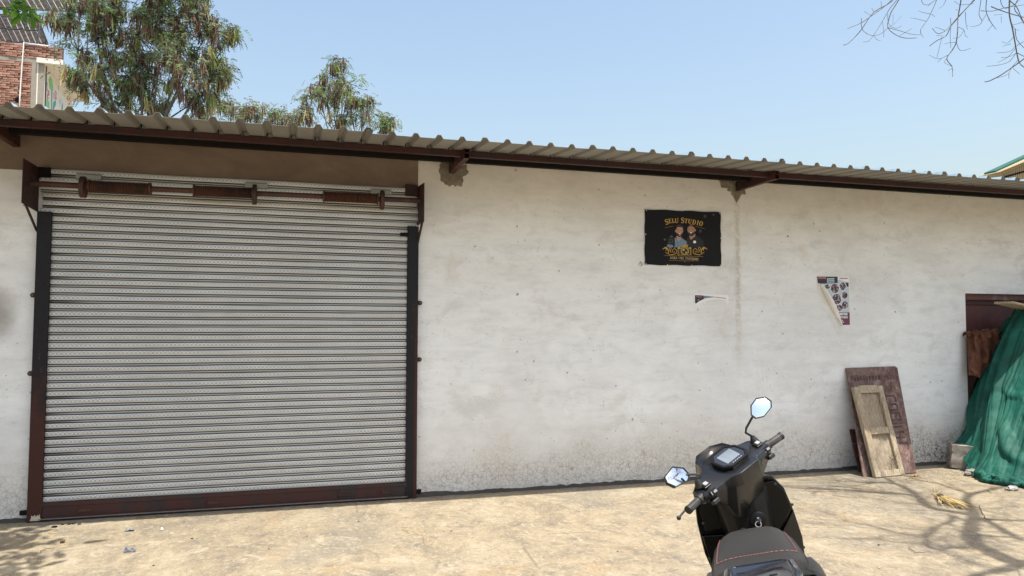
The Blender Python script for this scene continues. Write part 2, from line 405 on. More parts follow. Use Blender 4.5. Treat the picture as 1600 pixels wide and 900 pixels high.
# ================================================================== SHED
shed = empty('storage_shed', (3, 0, 0), 'long low whitewashed shed with ribbed sheet roof and roller shutter', 'shed')
DX0, DX1, DZ = 7.603, 8.62, 1.985
wl = MB()
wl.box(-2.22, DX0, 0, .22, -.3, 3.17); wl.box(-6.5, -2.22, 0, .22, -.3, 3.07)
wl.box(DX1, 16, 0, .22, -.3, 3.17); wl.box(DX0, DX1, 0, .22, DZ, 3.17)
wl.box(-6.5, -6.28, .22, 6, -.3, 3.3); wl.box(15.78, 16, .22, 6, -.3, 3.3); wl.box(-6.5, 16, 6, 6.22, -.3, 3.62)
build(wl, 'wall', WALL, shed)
bp = MB(); bp.box(-6.5, 1.066, -.008, 0, 2.86, 3.165)
# ragged lower edge left of the shutter
build(bp, 'lintel_plaster', BROWNPL, shed)
def zs(y): return 3.138+.075*(y+.6)          # underside of the sheets
def sheet(k):
    x0 = -1.39+.945*k
    f = MB(); prof = []
    dz = random.uniform(-.003, .004); lift = .006
    n = 5
    for r in range(n+1):
        c = x0+r*.189; top = .031 + (lift if r == n else 0) + (0.0)
        if r == 0: prof += [(c-.006, .031), (c+.014, .031), (c+.034, 0)]
        elif r < n: prof += [(c-.034, 0), (c-.014, .031), (c+.014, .031), (c+.034, 0)]
        else: prof += [(c-.036, lift*.4), (c-.016, .031+lift), (c+.016, .031+lift), (c+.040, lift*.6+.004)]
    ys = [-1.1+random.uniform(-.012, .012), -.85, -.6, -.2, .4, 2, 6.2]
    T = .0022
    lo = []; hi = []
    for y in ys:
        wav = 0.002*math.sin(y*3+k)
        sag = random.uniform(-.004, .004) if y < -.9 else 0
        lo.append([Vector((x, y, zs(y)+z+dz+wav+sag)) for x, z in prof]); hi.append([Vector((x, y, zs(y)+z+dz+wav+sag+T)) for x, z in prof])
    f.loft(lo, caps=False, closed=False); f.cur = 1; f.loft(hi, caps=False, closed=False)
    f.cur = 0
    for i in range(len(prof)-1): f.face([lo[0][i], lo[0][i+1], hi[0][i+1], hi[0][i]])
    o = build(f, 'roof_sheet', [SH_U, SH_T], shed, recalc=False)
for k in range(-5, 15): sheet(k)
# sun-curled lips where two sheets meet
eb = MB(); eb.box(-6.5, 16, -.60, -.55, 3.079, 3.131); build(eb, 'eave_beam', MAROON, shed, bevel=.003)
pu = MB(); pu.box(-6.5, 16, -.26, -.20, 3.105, 3.158); build(pu, 'purlin', BLACKSTEEL, shed, bevel=.003)  # near-black colour stands in for the unlit gap below the sheets
fr = MB()
for i in range(70):                            # screw clips where each rib crosses the beam
    x = -6.1+.189*i+.0
    xx = -1.97+.189*(i-20)
    if xx < -6.3: continue
    fr.tube([(xx, -.585, 3.128), (xx, -.585, 3.162)], .004, 5)
build(fr, 'roof_screws', BLACKSTEEL, shed, kind='stuff')
def bracket(x, ln=.69, z0=3.045):
    top = MB()
    def rect(mb, za, zb):
        t = .003
        x0, x1 = x-.024, x+.024
        mb.box(x0, x1, -ln, .02, zb-t, zb); mb.box(x0, x1, -ln, .02, za, za+t)
        mb.box(x0, x0+t, -ln, .02, za+t, zb-t); mb.box(x1-t, x1, -ln, .02, za+t, zb-t)
    rect(top, z0+.050, z0+.097); o = build(top, 'bracket', BRACKET, shed)
    lo = MB(); rect(lo, z0, z0+.047); build(lo, 'lower_tube', BRACKET, o)
for x in (-5.39, -2.25, 1.385, 4.525, 10.8): bracket(x)
# cement patches round the bracket sockets: uneven lumps standing proud of the wall
def patch(pts, name='cement_patch'):
    """pts px outline -> lumpy slab on the wall"""
    P = [W(px, py, 0) for px, py in pts]
    cx = sum(p.x for p in P)/len(P); cz = sum(p.z for p in P)/len(P)
    # refine and roughen outline
    out = []
    for i, p in enumerate(P):
        q = P[(i+1) % len(P)]
        for t in range(5):
            r = p.lerp(q, t/5); n_ = noise.noise(Vector((r.x*28, r.z*28, 3)))*.030
            d = Vector((r.x-cx, 0, r.z-cz)); d = d.normalized() if d.length > 0 else d
            out.append(Vector((r.x, 0, r.z))+d*n_)
    rings = [[Vector((p.x, .002, p.z)) for p in out]]
    for s_, y in ((.98, -.006), (.9, -.010), (.7, -.014), (.4, -.016), (.1, -.014)):
        rings.append([Vector((cx+(p.x-cx)*s_, y-.006*noise.noise(Vector((p.x*20*s_, p.z*20, s_*9))), cz+(p.z-cz)*s_)) for p in out])
    b = MB(); b.loft(rings); build(b, name, CEMENT, shed, smooth=True)
patch([(688, 249), (697, 250), (715, 262), (728, 258), (732, 268), (724, 276), (722, 290), (713, 292), (705, 289), (698, 290), (690, 284), (686, 270)])
patch([(1121, 275), (1146, 279), (1148, 291), (1163, 294), (1166, 303), (1158, 305), (1151, 318), (1146, 308), (1140, 300), (1136, 294), (1127, 293)])
# base strip: broken plaster edge and crumbs along the foot of the wall
ed = MB(); x = -2.4
prev = None
ed2 = []
xs = np.arange(-6.4, 7.55, .035)
top = [(.022+.030*max(0, noise.noise(Vector((x_*2.1, 1, 0)))+.25)+.014*noise.noise(Vector((x_*15, 3, 0)))) for x_ in xs]
for i in range(len(xs)-1):
    if -2.07 < xs[i] < 1.09: continue
    a, b_ = xs[i], xs[i+1]; t0, t1 = max(.006, top[i]), max(.006, top[i+1])
    d0 = .02+.012*noise.noise(Vector((a*9, 7, 0))); d1 = .02+.012*noise.noise(Vector((b_*9, 7, 0)))
    ed.face([(a, -.004, t0), (b_, -.004, t1), (b_, -d1, t1*.55), (a, -d0, t0*.55)])
    ed.face([(a, -d0, t0*.55), (b_, -d1, t1*.55), (b_, -d1*1.9, .001), (a, -d0*1.9, .001)])
build(ed, 'broken_plinth', plain('dark_broken_plaster', (.06, .053, .045), .97, var=.5, scale=30, bump=.01), shed, kind='stuff')
# ---------------- door in the shed
door = MB(); door.box(DX0+.045, DX1-.045, .085, .125, 0.01, DZ-.06); DO = build(door, 'door', mat_rustpaint('oxblood_door_paint', (.085, .022, .022), (.06, .018, .02), .5), shed)
dfm = MB(); dfm.box(DX0, DX1, .05, .16, DZ-.075, DZ); dfm.box(DX0, DX0+.055, .05, .16, 0, DZ-.076); dfm.box(DX1-.055, DX1, .05, .16, 0, DZ-.076)
build(dfm, 'door_frame', mat_rustpaint('dusty_door_frame', (.12, .05, .045), (.20, .16, .14), .55), DO, bevel=.004)
for z0, z1 in ((DZ-.135, DZ-.095), (.55, .60)):
    ra = MB(); ra.box(DX0+.08, DX1-.08, .070, .084, z0, z1); build(ra, 'rail', MAROON, DO, bevel=.003)
# ================================================================== ROLLER SHUTTER (part of the shed)
SX0, SX1 = -2.052, 1.052
cur = MB(); cur.box(SX0+.01, SX1-.01, -.012, -.009, .02, 2.80)
SHU = build(cur, 'roller_shutter', BLACKSTEEL, shed, label='wide grey roller shutter, closed')
PIT = .0655
def slat_mesh(seed):
    r = random.Random(seed); b = MB(); N = 26
    # profile (y, z) about the middle of the patterned strip; strip 36 mm, groove, bright bead, groove
    prof = [(.010, .0205), (-.004, .0196), (-.0085, .0182), (-.0105, .009), (-.0110, 0), (-.0105, -.009), (-.0085, -.0178), (.0040, -.0192),
            (.0090, -.0240), (.0030, -.0262), (-.0030, -.0290), (-.0045, -.0325), (-.0025, -.0362), (.0060, -.0385), (.0100, -.0400), (.0100, -.0448)]
    ph = r.uniform(0, 6); am = r.uniform(.0004, .0016); sag = r.uniform(.0, .0022)
    rings = []
    for i in range(N+1):
        x = SX0+(SX1-SX0)*i/N; dz = am*math.sin(ph+i*.55)+sag*(4*(i/N)*(1-i/N))*-1+r.uniform(-.0003, .0003); dy = .0012*math.sin(ph*2+i*.4)
        rings.append([Vector((x, y+dy, z+dz)) for y, z in prof])
    b.loft(rings, caps=False, closed=False)
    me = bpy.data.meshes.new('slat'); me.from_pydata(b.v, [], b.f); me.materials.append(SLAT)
    return me
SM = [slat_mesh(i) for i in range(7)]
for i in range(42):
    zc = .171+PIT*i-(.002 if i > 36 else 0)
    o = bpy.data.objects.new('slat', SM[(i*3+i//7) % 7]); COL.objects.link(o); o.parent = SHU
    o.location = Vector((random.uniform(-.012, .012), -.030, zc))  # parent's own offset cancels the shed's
for nm, xa, xb, seed in (('guide_rail', -2.068, -1.962, 1), ('guide_rail', .966, 1.068, 2)):
    b = MB(); z1 = 2.515
    b.box(xa, xb, -.066, -.060, .0, z1); b.box(xa, xa+.006, -.060, .0, .0, z1); b.box(xb-.006, xb, -.060, -.046, .0, z1)
    GR = build(b, nm, GUIDE, SHU, bevel=.002)
lug = []
for x, s_ in ((-2.068, -1), (1.068, 1)):
    for z in ((1.83, 1.19) if s_ < 0 else (1.80, 1.27)):
        b = MB(); L = []
        for j in range(12):
            a = math.pi*j/11-math.pi/2
            L.append(Vector((x+s_*(.028+.020*math.cos(a)), -.010, z+.020*math.sin(a))))
        L = [Vector((x, -.010, z+.020))]+L[::-1]+[Vector((x, -.010, z-.020))]
        b.prism(L, (0, .007, 0)); b.cur = 1; b.sphere((x+s_*.030, -.013, z), (.008, .004, .008), 8, 5)
        build(b, 'fixing_lug', [RUST, CEMENT], SHU)
for x0, x1, z0 in ((-2.13, -2.068, .055), (1.068, 1.118, .035)):
    b = MB(); b.box(x0, x1, -.035, 0.0, z0, z0+.035); build(b, 'floor_lug', BLACKSTEEL, SHU, bevel=.003)
# bottom rail
b = MB(); x0, x1 = -1.985, .985
b.box(x0, x1, -.058, -.046, .026, .150); b.box(x0, x1, -.064, -.0585, .118, .148); b.box(x0, x1, -.061, -.0585, .04, .046)
BR = build(b, 'bottom_rail', mat_rustpaint('worn_maroon_rail', (.050, .015, .013), (.026, .018, .018), .5), SHU, bevel=.0015)
b = MB(); b.box(x0, x1, -.078, -.046, .018, .0245); build(b, 'rail_lip', plain('worn_bright_edge', (.20, .17, .16), .5, .3, .4, 30), SHU, bevel=.001)
for x in (-1.66, -.68, .42, .80):
    b = MB(); b.box(x-.055, x+.055, -.066, -.0615, .060, .085)
    b.tube([(x-.05, -.066, .062), (x-.05, -.078, .070), (x-.05, -.078, .095), (x-.05, -.066, .103)], .004, 6)
    build(b, 'latch', RUST, SHU, bevel=.001)
b = MB(); b.face([(-2.045, -.0668, .014), (-1.972, -.0668, .012), (-1.966, -.0668, .028), (-1.973, -.0668, .034), (-1.976, -.0668, .066), (-1.984, -.0668, .048), (-1.992, -.0668, .060), (-2.001, -.0668, .043), (-2.012, -.0668, .062), (-2.020, -.0668, .046), (-2.034, -.0668, .058), (-2.038, -.0668, .030)])
build(b, 'paint_splash', plain('cream_splash', (.50, .44, .34), .9), SHU)
# end plates, shaft, springs, collars
def plate(x, zz0, zz1, dirn):
    b = MB(); pts = [(x, -.375, zz1[0]), (x, -.375, zz0[0]), (x, -.0, zz0[1]), (x, -.0, zz1[1])]
    b.prism(pts, (.006, 0, 0)); build(b, 'end_plate', MAROON, SHU, bevel=.001)
plate(-2.086, (2.535, 2.515), (2.885, 2.885), 0); plate(1.062, (2.52, 2.53), (2.872, 2.90), 0)
b = MB(); b.box(-2.08, -1.985, -.05, -.01, 2.80, 2.885); build(b, 'wall_angle', BLACKSTEEL, SHU, bevel=.003)
b = MB(); b.box(.94, 1.06, -.05, -.01, 2.80, 2.91); build(b, 'wall_angle', MAROON, SHU, bevel=.003)
for x in (-2.083, 1.066):
    b = MB(); b.tube([(x, -.29, 2.535), (x, -.012, 2.36)], .011, 4); build(b, 'brace', MAROON, SHU)
SY = -.20
def SZ(px, py): return W(px, py, SY)
sh = MB(); a = SZ(60, 287.5); c_ = SZ(657, 313.5); a.x = -2.08; c_.x = 1.062
sh.tube([a, c_], .023, 16); build(sh, 'shaft', RUST, SHU, smooth=R(40))
def axis_at(px):
    t = (px-60)/597.0; p0 = W(px, 287.5+26*t, SY); return Vector((p0.x, SY, a.z+(c_.z-a.z)*((p0.x-a.x)/(c_.x-a.x))))
for pa, pb in ((140, 235), (303, 394), (506, 590)):
    A, B = axis_at(pa), axis_at(pb); b = MB(); n = int((B.x-A.x)/.0150); pts = []; rad = []
    for i in range(n*2+1):
        pts.append(A.lerp(B, i/(n*2))); rad.append(.050 if i % 2 == 0 else .041)
    b.tube(pts, rad, 18); SP = build(b, 'coil_spring', RUST, SHU, smooth=R(25))
    for q in (A, B):
        e = MB(); e.tube([q+Vector((-.006, 0, 0)), q+Vector((.006, 0, 0))], .053, 16); build(e, 'spring_cap', RUST, SHU, smooth=R(40))
for px in (130, 398, 597):
    q = axis_at(px); b = MB(); L = []
    for j in range(24):
        t = 2*math.pi*j/24; L.append(Vector((q.x-.017, q.y+.085*math.cos(t), q.z-.01+.088*math.sin(t))))
    b.prism(L, (.034, 0, 0)); build(b, 'collar', RUST, SHU, bevel=.002, smooth=R(40))
    b = MB(); b.box(q.x-.09, q.x+.10, -.075, -.055, 2.80, 2.835); b.box(q.x-.09, q.x+.10, -.075, -.06, 2.842, 2.850); build(b, 'top_clip', plain('dull_zinc', (.30, .30, .28), .5, .5), SHU, bevel=.001)
b = MB(); b.tube([(.895, -.070, 2.435), (.97, -.072, 2.437)], .015, 8); build(b, 'bolt', BLACKSTEEL, SHU)
# ================================================================== FLAT PRINTS
def pl(name, col, rough=.55, spec=.4): return plain(name, col, rough, 0, .06, 20, spec)
K = {k: pl('print_'+k, c) for k, c in dict(gold=(.52, .33, .07), gold_dark=(.32, .16, .03), cream=(.58, .50, .30), skin=(.46, .25, .18), skin_warm=(.38, .20, .145),
     hair=(.03, .022, .018), shirt=(.16, .24, .34), shirt_light=(.25, .33, .42), jet=(.012, .012, .014), grey=(.07, .075, .085), white=(.86, .86, .86), lip=(.33, .12, .1), paleblue=(.50, .60, .68), purple=(.16, .04, .095),
     ink=(.035, .035, .055), pink=(.60, .20, .25), paper=(.78, .75, .70), steel=(.17, .22, .30)).items()}
def ribbon(mb, pts, wd, y):
    """pts [(px, py)] in photo pixels, ribbon of width wd px laid flat on the plane Y=y"""
    P = [Vector((p[0], p[1])) for p in pts]
    if not hasattr(wd, '__len__'): wd = [wd]*len(P)
    L = []; Rr = []
    for i, p in enumerate(P):
        t = (P[min(i+1, len(P)-1)]-P[max(i-1, 0)]); t = t.normalized() if t.length else Vector((1, 0))
        n = Vector((-t.y, t.x))*wd[i]/2; L.append(p+n); Rr.append(p-n)
    for i in range(len(P)-1):
        mb.face([W(*q, y) for q in (L[i], L[i+1], Rr[i+1], Rr[i])])
def poly(mb, pts, y): mb.face([W(*q, y) for q in pts])
def disc(mb, cx, cy, rx, ry, y, n=20, rot=0):
    c, s = math.cos(rot), math.sin(rot)
    poly(mb, [(cx+rx*math.cos(2*math.pi*i/n)*c-ry*math.sin(2*math.pi*i/n)*s, cy+rx*math.cos(2*math.pi*i/n)*s+ry*math.sin(2*math.pi*i/n)*c) for i in range(n)], y)
def arcpts(cx, cy, rx, ry, a0, a1, n=12):
    return [(cx+rx*math.cos(R(a0+(a1-a0)*i/n)), cy+ry*math.sin(R(a0+(a1-a0)*i/n))) for i in range(n+1)]
sign = empty('sign_board', tuple(W(1068, 415, 0)), 'black banner reading SELU STUDIO with two printed men and gold camera emblem', 'sign')
b = MB(); SB = -.014
edge = []
for (p, q, n, amp) in (((1008, 327), (1126, 331.5), 14, .5), ((1126, 331.5), (1127, 415.7), 10, .5), ((1127, 415.7), (1008, 413.5), 14, .5), ((1008, 413.5), (1008, 327), 10, .5)):
    for i in range(n):
        t = i/n; edge.append((p[0]+(q[0]-p[0])*t+(amp*math.sin(i*1.7) if abs(p[0]-q[0]) < 5 and 0 < i else 0), p[1]+(q[1]-p[1])*t+(amp*math.sin(i*1.3) if abs(p[0]-q[0]) > 5 and 0 < i else 0)))
b.prism([W(x, y, SB) for x, y in edge], (0, .010, 0))
mm = M('black_flex_banner'); ff = mm.noise(3, 5, .6)
build(b, 'banner_sheet', mm.out(mm.mix(ff, (.006, .006, .008), (.011, .011, .013)), mm.step(ff, .3, .7, .5, .65), 0, .18), sign)
def Z(x, y): return (1020+x/11.25, 335+y/11.25)    # crop coordinates of the banner print -> photo pixels
Y1, Y2, Y3, Y4 = SB-.0012, SB-.0022, SB-.0032, SB-.0042
def zr(mb, pts, wd, y=Y1): ribbon(mb, [Z(*p) for p in pts], [w_/11.25 for w_ in wd] if hasattr(wd, '__len__') else wd/11.25, y)
def zp(mb, pts, y=Y1): poly(mb, [Z(*p) for p in pts], y)
def zd(mb, cx, cy, rx, ry, y=Y1, rot=0, n=20): zp(mb, [(cx+rx*math.cos(2*math.pi*i/n)*math.cos(rot)-ry*math.sin(2*math.pi*i/n)*math.sin(rot), cy+rx*math.cos(2*math.pi*i/n)*math.sin(rot)+ry*math.sin(2*math.pi*i/n)*math.cos(rot)) for i in range(n)], y)
TH, TN = .19, .085
def glyph(ch):
    """strokes in a box 1 high: list of (points, width)"""
    S = []
    if ch == 'S':
        S += [([(.52, .20), (.44, .06), (.28, .02), (.12, .08), (.08, .24), (.18, .38), (.36, .50), (.50, .64), (.50, .84), (.36, .97), (.18, .97), (.06, .82)], [.09, .09, .10, .13, .18, .2, .2, .2, .18, .12, .10, .09]), ([(.54, .0), (.54, .24)], TN), ([(.05, .74), (.05, 1)], TN)]; wd = .6
    elif ch == 'E':
        S += [([(.14, 0), (.14, 1)], TH), ([(.0, .04), (.56, .04)], TN), ([(.0, .96), (.58, .96)], TN), ([(.14, .5), (.42, .5)], TN), ([(.54, 0), (.54, .22)], TN), ([(.57, .78), (.57, 1)], TN), ([(.42, .4), (.42, .6)], TN)]; wd = .6
    elif ch == 'L':
        S += [([(.14, 0), (.14, 1)], TH), ([(0, .04), (.30, .04)], TN), ([(.0, .96), (.54, .96)], TN), ([(.53, .74), (.53, 1)], TN)]; wd = .56
    elif ch == 'U':
        S += [([(.14, 0), (.14, .7), (.22, .90), (.40, .97), (.56, .88), (.62, .7)], [TH, TH, .16, .1, .1, TN]), ([(.62, .7), (.62, 0)], TN), ([(0, .04), (.30, .04)], TN), ([(.50, .04), (.76, .04)], TN)]; wd = .76
    elif ch == 'T':
        S += [([(.33, 0), (.33, 1)], TH), ([(0, .05), (.66, .05)], .1), ([(.03, 0), (.03, .25)], TN), ([(.63, 0), (.63, .25)], TN), ([(.2, .96), (.46, .96)], TN)]; wd = .66
    elif ch == 'D':
        S += [([(.14, 0), (.14, 1)], TH), ([(.0, .04), (.36, .05), (.58, .2), (.64, .5), (.58, .8), (.36, .95), (0, .96)], [TN, .10, .15, .19, .15, .10, TN])]; wd = .72
    elif ch == 'I':
        S += [([(.14, 0), (.14, 1)], TH), ([(0, .04), (.28, .04)], TN), ([(0, .96), (.28, .96)], TN)]; wd = .28
    elif ch == 'O':
        n = 18; S += [([(.36+.29*math.cos(2*math.pi*i/n), .5+.45*math.sin(2*math.pi*i/n)) for i in range(n+1)], [.09+.10*abs(math.cos(2*math.pi*i/n)) for i in range(n+1)])]; wd = .72
    return S, wd
txt = MB()
layout = [('S', 205, 96, 92, -17), ('E', 272, 80, 80, -12), ('L', 334, 74, 78, -8), ('U', 386, 70, 84, -5), ('S', 497, 60, 92, -1), ('T', 562, 74, 80, 3), ('U', 628, 78, 80, 7), ('D', 706, 90, 84, 10), ('I', 790, 104, 84, 14), ('O', 832, 112, 84, 17)]
for ch, x0, y0, hh, rot in layout:
    S, wd = glyph(ch); c, s = math.cos(R(rot)), math.sin(R(rot))
    for pts, ww in S:
        pp = []
        for (u, v) in pts:
            u *= hh*.98; v *= hh; pp.append((x0+u*c-v*s, y0+u*s+v*c))
        zr(txt, pp, [q*hh for q in ww] if hasattr(ww, '__len__') else ww*hh)
build(txt, 'title_lettering', K['gold'], sign, kind='stuff')
def textmesh(body, size, px, py, y, mat, name, parent, rotz=0.0, sx=1.0, align='CENTER'):
    """flat lettering facing the yard, baseline centre at the photo pixel (px, py) on the plane Y=y"""
    cu = bpy.data.curves.new('lettering', 'FONT'); cu.body = body; cu.size = size; cu.align_x = align; cu.resolution_u = 2
    to = bpy.data.objects.new('lettering', cu); COL.objects.link(to)
    dg = bpy.context.evaluated_depsgraph_get(); dg.update()
    me = bpy.data.meshes.new_from_object(to.evaluated_get(dg)); bpy.data.objects.remove(to)
    me.materials.clear(); me.materials.append(mat); c = W(px, py, y)
    me.transform(Matrix.Translation(c) @ Matrix.Rotation(-rotz, 4, 'Y') @ Matrix.Rotation(R(90), 4, 'X') @ Matrix.Diagonal((sx, 1, 1, 1)))
    o = bpy.data.objects.new(name, me); COL.objects.link(o); o.parent = parent
    off = Vector((0, 0, 0)); p = parent
    while p is not None: off += p.location; p = p.parent
    o.location = -off; return o
textmesh('AGRA \u2022 MO. 7310726969', .036, *Z(553, 794), Y1, K['cream'], 'address_lettering', sign, rotz=R(-1.0), sx=.86)
ln = MB()
for pts, w_ in (([(212, 236), (260, 226), (365, 203)], 5), ([(748, 207), (830, 228), (912, 254)], 5), ([(205, 722), (560, 735), (885, 742)], 7), ([(285, 806), (560, 818), (810, 816)], 6)): zr(ln, pts, w_)
zd(ln, 563, 822, 16, 9)
build(ln, 'gold_rules', K['gold_dark'], sign, kind='stuff')
# printed men
man = MB()
man.cur = 4; zp(man, [(398, 400), (430, 440), (500, 405), (545, 440), (590, 470), (610, 530), (600, 575), (370, 580), (385, 500), (385, 430)]); zp(man, [(250, 530), (350, 525), (358, 580), (255, 575)])
man.cur = 0; zp(man, [(412, 380), (500, 380), (490, 440), (450, 478), (425, 440)], Y2)
zd(man, 472, 290, 62, 92, Y2, .08); zd(man, 404, 292, 12, 24, Y2)
man.cur = 2; zp(man, [(412, 300), (425, 340), (440, 330), (475, 322), (512, 336), (530, 300), (528, 350), (505, 390), (470, 400), (435, 385), (415, 345)], Y3)
zp(man, [(405, 275), (402, 225), (425, 185), (480, 175), (530, 200), (540, 250), (532, 290), (525, 235), (480, 222), (430, 225), (415, 250)], Y3)
man.cur = 0; zp(man, [(448, 352), (475, 362), (500, 350), (478, 380)], Y4)
man.cur = 3; zp(man, [(445, 332), (500, 330), (475, 350)], Y4)
man.cur = 2; zd(man, 447, 277, 13, 5, Y4); zd(man, 503, 283, 12, 5, Y4)
man.cur = 6; zr(man, [(450, 470), (440, 500), (432, 560)], 4, Y2)
build(man, 'printed_man', [K['skin'], K['skin_warm'], K['hair'], K['white'], K['shirt'], K['shirt_light'], K['grey']], sign)
man = MB()
man.cur = 4; zp(man, [(640, 380), (600, 420), (595, 480), (600, 575), (900, 600), (890, 470), (820, 400), (750, 372)])
man.cur = 1; zp(man, [(640, 360), (752, 345), (745, 385), (672, 448), (650, 420)], Y2)
zd(man, 672, 270, 64, 92, Y2, -.06); zd(man, 744, 278, 12, 24, Y2); 
man.cur = 2; zp(man, [(610, 290), (625, 318), (672, 308), (715, 318), (742, 290), (735, 345), (705, 378), (668, 384), (635, 362), (615, 325)], Y3)
zp(man, [(606, 262), (604, 215), (640, 190), (700, 192), (738, 225), (744, 265), (728, 228), (690, 212), (650, 208), (618, 228)], Y3)
man.cur = 3; zp(man, [(640, 312), (700, 312), (672, 330)], Y4); zd(man, 735, 484, 26, 24, Y2)
man.cur = 1; zp(man, [(652, 330), (690, 330), (672, 352)], Y4)
man.cur = 2; zd(man, 638, 258, 14, 5, Y4); zd(man, 698, 258, 14, 5, Y4)
build(man, 'printed_man', [K['skin'], K['skin_warm'], K['hair'], K['white'], K['jet']], sign)
cm = MB(); zp(cm, [(262, 405), (385, 400), (392, 560), (345, 540), (262, 520)], Y3); cm.cur = 1; zd(cm, 325, 388, 26, 18, Y4); zd(cm, 212, 442, 22, 18, Y4); zp(cm, [(272, 488), (305, 488), (305, 502), (272, 502)], Y4); zd(cm, 320, 470, 34, 34, Y4)
cm.cur = 0; zd(cm, 320, 470, 26, 26, Y4-.0006)
build(cm, 'printed_camera', [K['jet'], K['grey'], K['steel']], sign)
em = MB()
def ring(cx, cy, r1, r2, y=Y4): zr(em, arcpts(cx, cy, (r1+r2)/2, (r1+r2)/2, 0, 360, 28), r1-r2, y)
em.cur = 1; zp(em, [(438, 590), (672, 590), (672, 716), (438, 716)], Y3)
em.cur = 0; ring(563, 645, 72, 60); ring(563, 645, 52, 46, Y4-.0004)
for x in (440, 456, 660, 674): zr(em, [(x, 585), (x, 716)], 6, Y4)
zr(em, [(440, 714), (475, 714)], 8, Y4); zr(em, [(480, 712), (530, 716)], 6, Y4); zr(em, [(600, 716), (665, 714)], 7, Y4)
zp(em, [(440, 575), (485, 575), (480, 605), (445, 608)], Y4); zp(em, [(640, 580), (672, 575), (668, 605), (645, 605)], Y4)
zp(em, [(515, 572), (505, 528), (535, 552), (560, 505), (585, 552), (622, 530), (612, 572)], Y4)
zr(em, [(480, 610), (520, 570), (605, 570), (648, 608)], 9, Y4)
em.cur = 2; zd(em, 545, 626, 15, 15, Y4-.0008); zd(em, 584, 668, 12, 12, Y4-.0008)
em.cur = 0
for s_ in (1, -1):
    def X(x): return 563-s_*(563-x) if s_ == 1 else 563+(563-x)
    for pts, wd in (([(168, 618), (190, 596), (225, 590), (245, 610), (228, 640)], [6, 12, 20, 16, 6]), ([(205, 580), (235, 578), (262, 610), (280, 660), (262, 690), (232, 672), (225, 655)], [6, 13, 16, 15, 12, 9, 4]),
                    ([(300, 640), (285, 590), (312, 575), (325, 600), (308, 640), (318, 668), (340, 660)], [8, 9, 10, 9, 10, 9, 5]), ([(262, 690), (300, 712), (360, 704), (402, 690), (418, 665), (415, 625), (385, 600), (352, 615), (345, 650), (365, 672), (385, 655), (380, 638)], [6, 12, 12, 12, 10, 10, 11, 10, 9, 9, 7, 4])):
        zr(em, [(X(p[0]), p[1]) for p in pts], wd, Y4)
build(em, 'camera_emblem', [K['gold'], K['jet'], K['cream']], sign)
dm = MB()
for x, y, r in ((918, 35, 26), (835, 293, 27), (1068, 4, 20)): zd(dm, x, y, r, r*1.15)
build(dm, 'dust_spots', pl('print_dust', (.035, .035, .038)), sign, kind='stuff')
ey = MB()
for x, y in ((1010, 328.6), (1065.7, 329.2), (1125, 333), (1008.8, 366), (1126.4, 372), (1009.5, 412.5), (1043, 413.6), (1081, 414.8), (1126, 414.5)): disc(ey, x, y, .8, .8, SB-.002, 10)
build(ey, 'eyelets', K['white'], sign, kind='stuff')
# torn poster
po = empty('poster', tuple(W(1302, 508, 0)), 'torn poster of round photos and purple foot, its left side peeling off', 'poster')
def Q(x, y): return (1260+x/9.0, 420+y/9.0)
def qp(mb, pts, y): poly(mb, [Q(*p) for p in pts], y)
def qd(mb, cx, cy, rx, ry, y): disc(mb, *Q(cx, cy), rx/9, ry/9, y)
b = MB(); b.prism([W(*Q(*p), -.004) for p in ((145, 95), (608, 95), (628, 800), (510, 802), (470, 780), (415, 640), (330, 480), (205, 255), (155, 240))], (0, .003, 0)); build(b, 'paper', K['paper'], po)
b = MB(); yy = -.0050
b.cur = 0; qp(b, [(150, 110), (590, 110), (608, 610), (408, 610), (215, 210), (160, 200)], yy)
b.cur = 1; qp(b, [(150, 110), (440, 110), (440, 200), (215, 210), (160, 200)], yy-.0008); qp(b, [(545, 195), (592, 195), (594, 250), (556, 250)], yy-.0008)
b.cur = 2; qp(b, [(408, 612), (608, 612), (612, 788), (500, 790), (450, 720)], yy-.0006)
b.cur = 0; qp(b, [(290, 135), (390, 130), (392, 195), (292, 198)], yy-.0016)
b.cur = 5; qp(b, [(300, 150), (385, 147), (386, 162), (300, 165)], yy-.0022); qp(b, [(300, 175), (385, 173), (386, 190), (300, 190)], yy-.0022)
b.cur = 4; qp(b, [(440, 110), (590, 110), (592, 190), (440, 150)], yy-.0010)
build(b, 'printed_blocks', [K['paleblue'], K['ink'], K['purple'], K['white'], K['white'], K['steel']], po)
mph = M('tiny_printed_photo'); v_ = mph.vor(75, 'F1', 'Color'); fr_ = mph.xyz(v_)[0]
PHOTO = mph.out(mph.ramp(fr_, [(0, (.02, .02, .035)), (.45, (.05, .03, .05)), (.62, (.22, .06, .11)), (.8, (.30, .27, .30)), (1, (.6, .58, .58))]), .5)
b = MB()
for cx, cy, rx, ry in ((400, 275, 58, 68), (512, 245, 45, 55), (428, 425, 66, 74), (538, 370, 42, 52), (545, 510, 46, 56), (462, 550, 50, 46), (296, 250, 36, 32)):
    b.cur = 0; qd(b, cx, cy, rx+6, ry+6, yy-.0016); b.cur = 1; qd(b, cx, cy, rx, ry, yy-.0024)
build(b, 'round_photos', [K['white'], PHOTO], po)
b = MB()
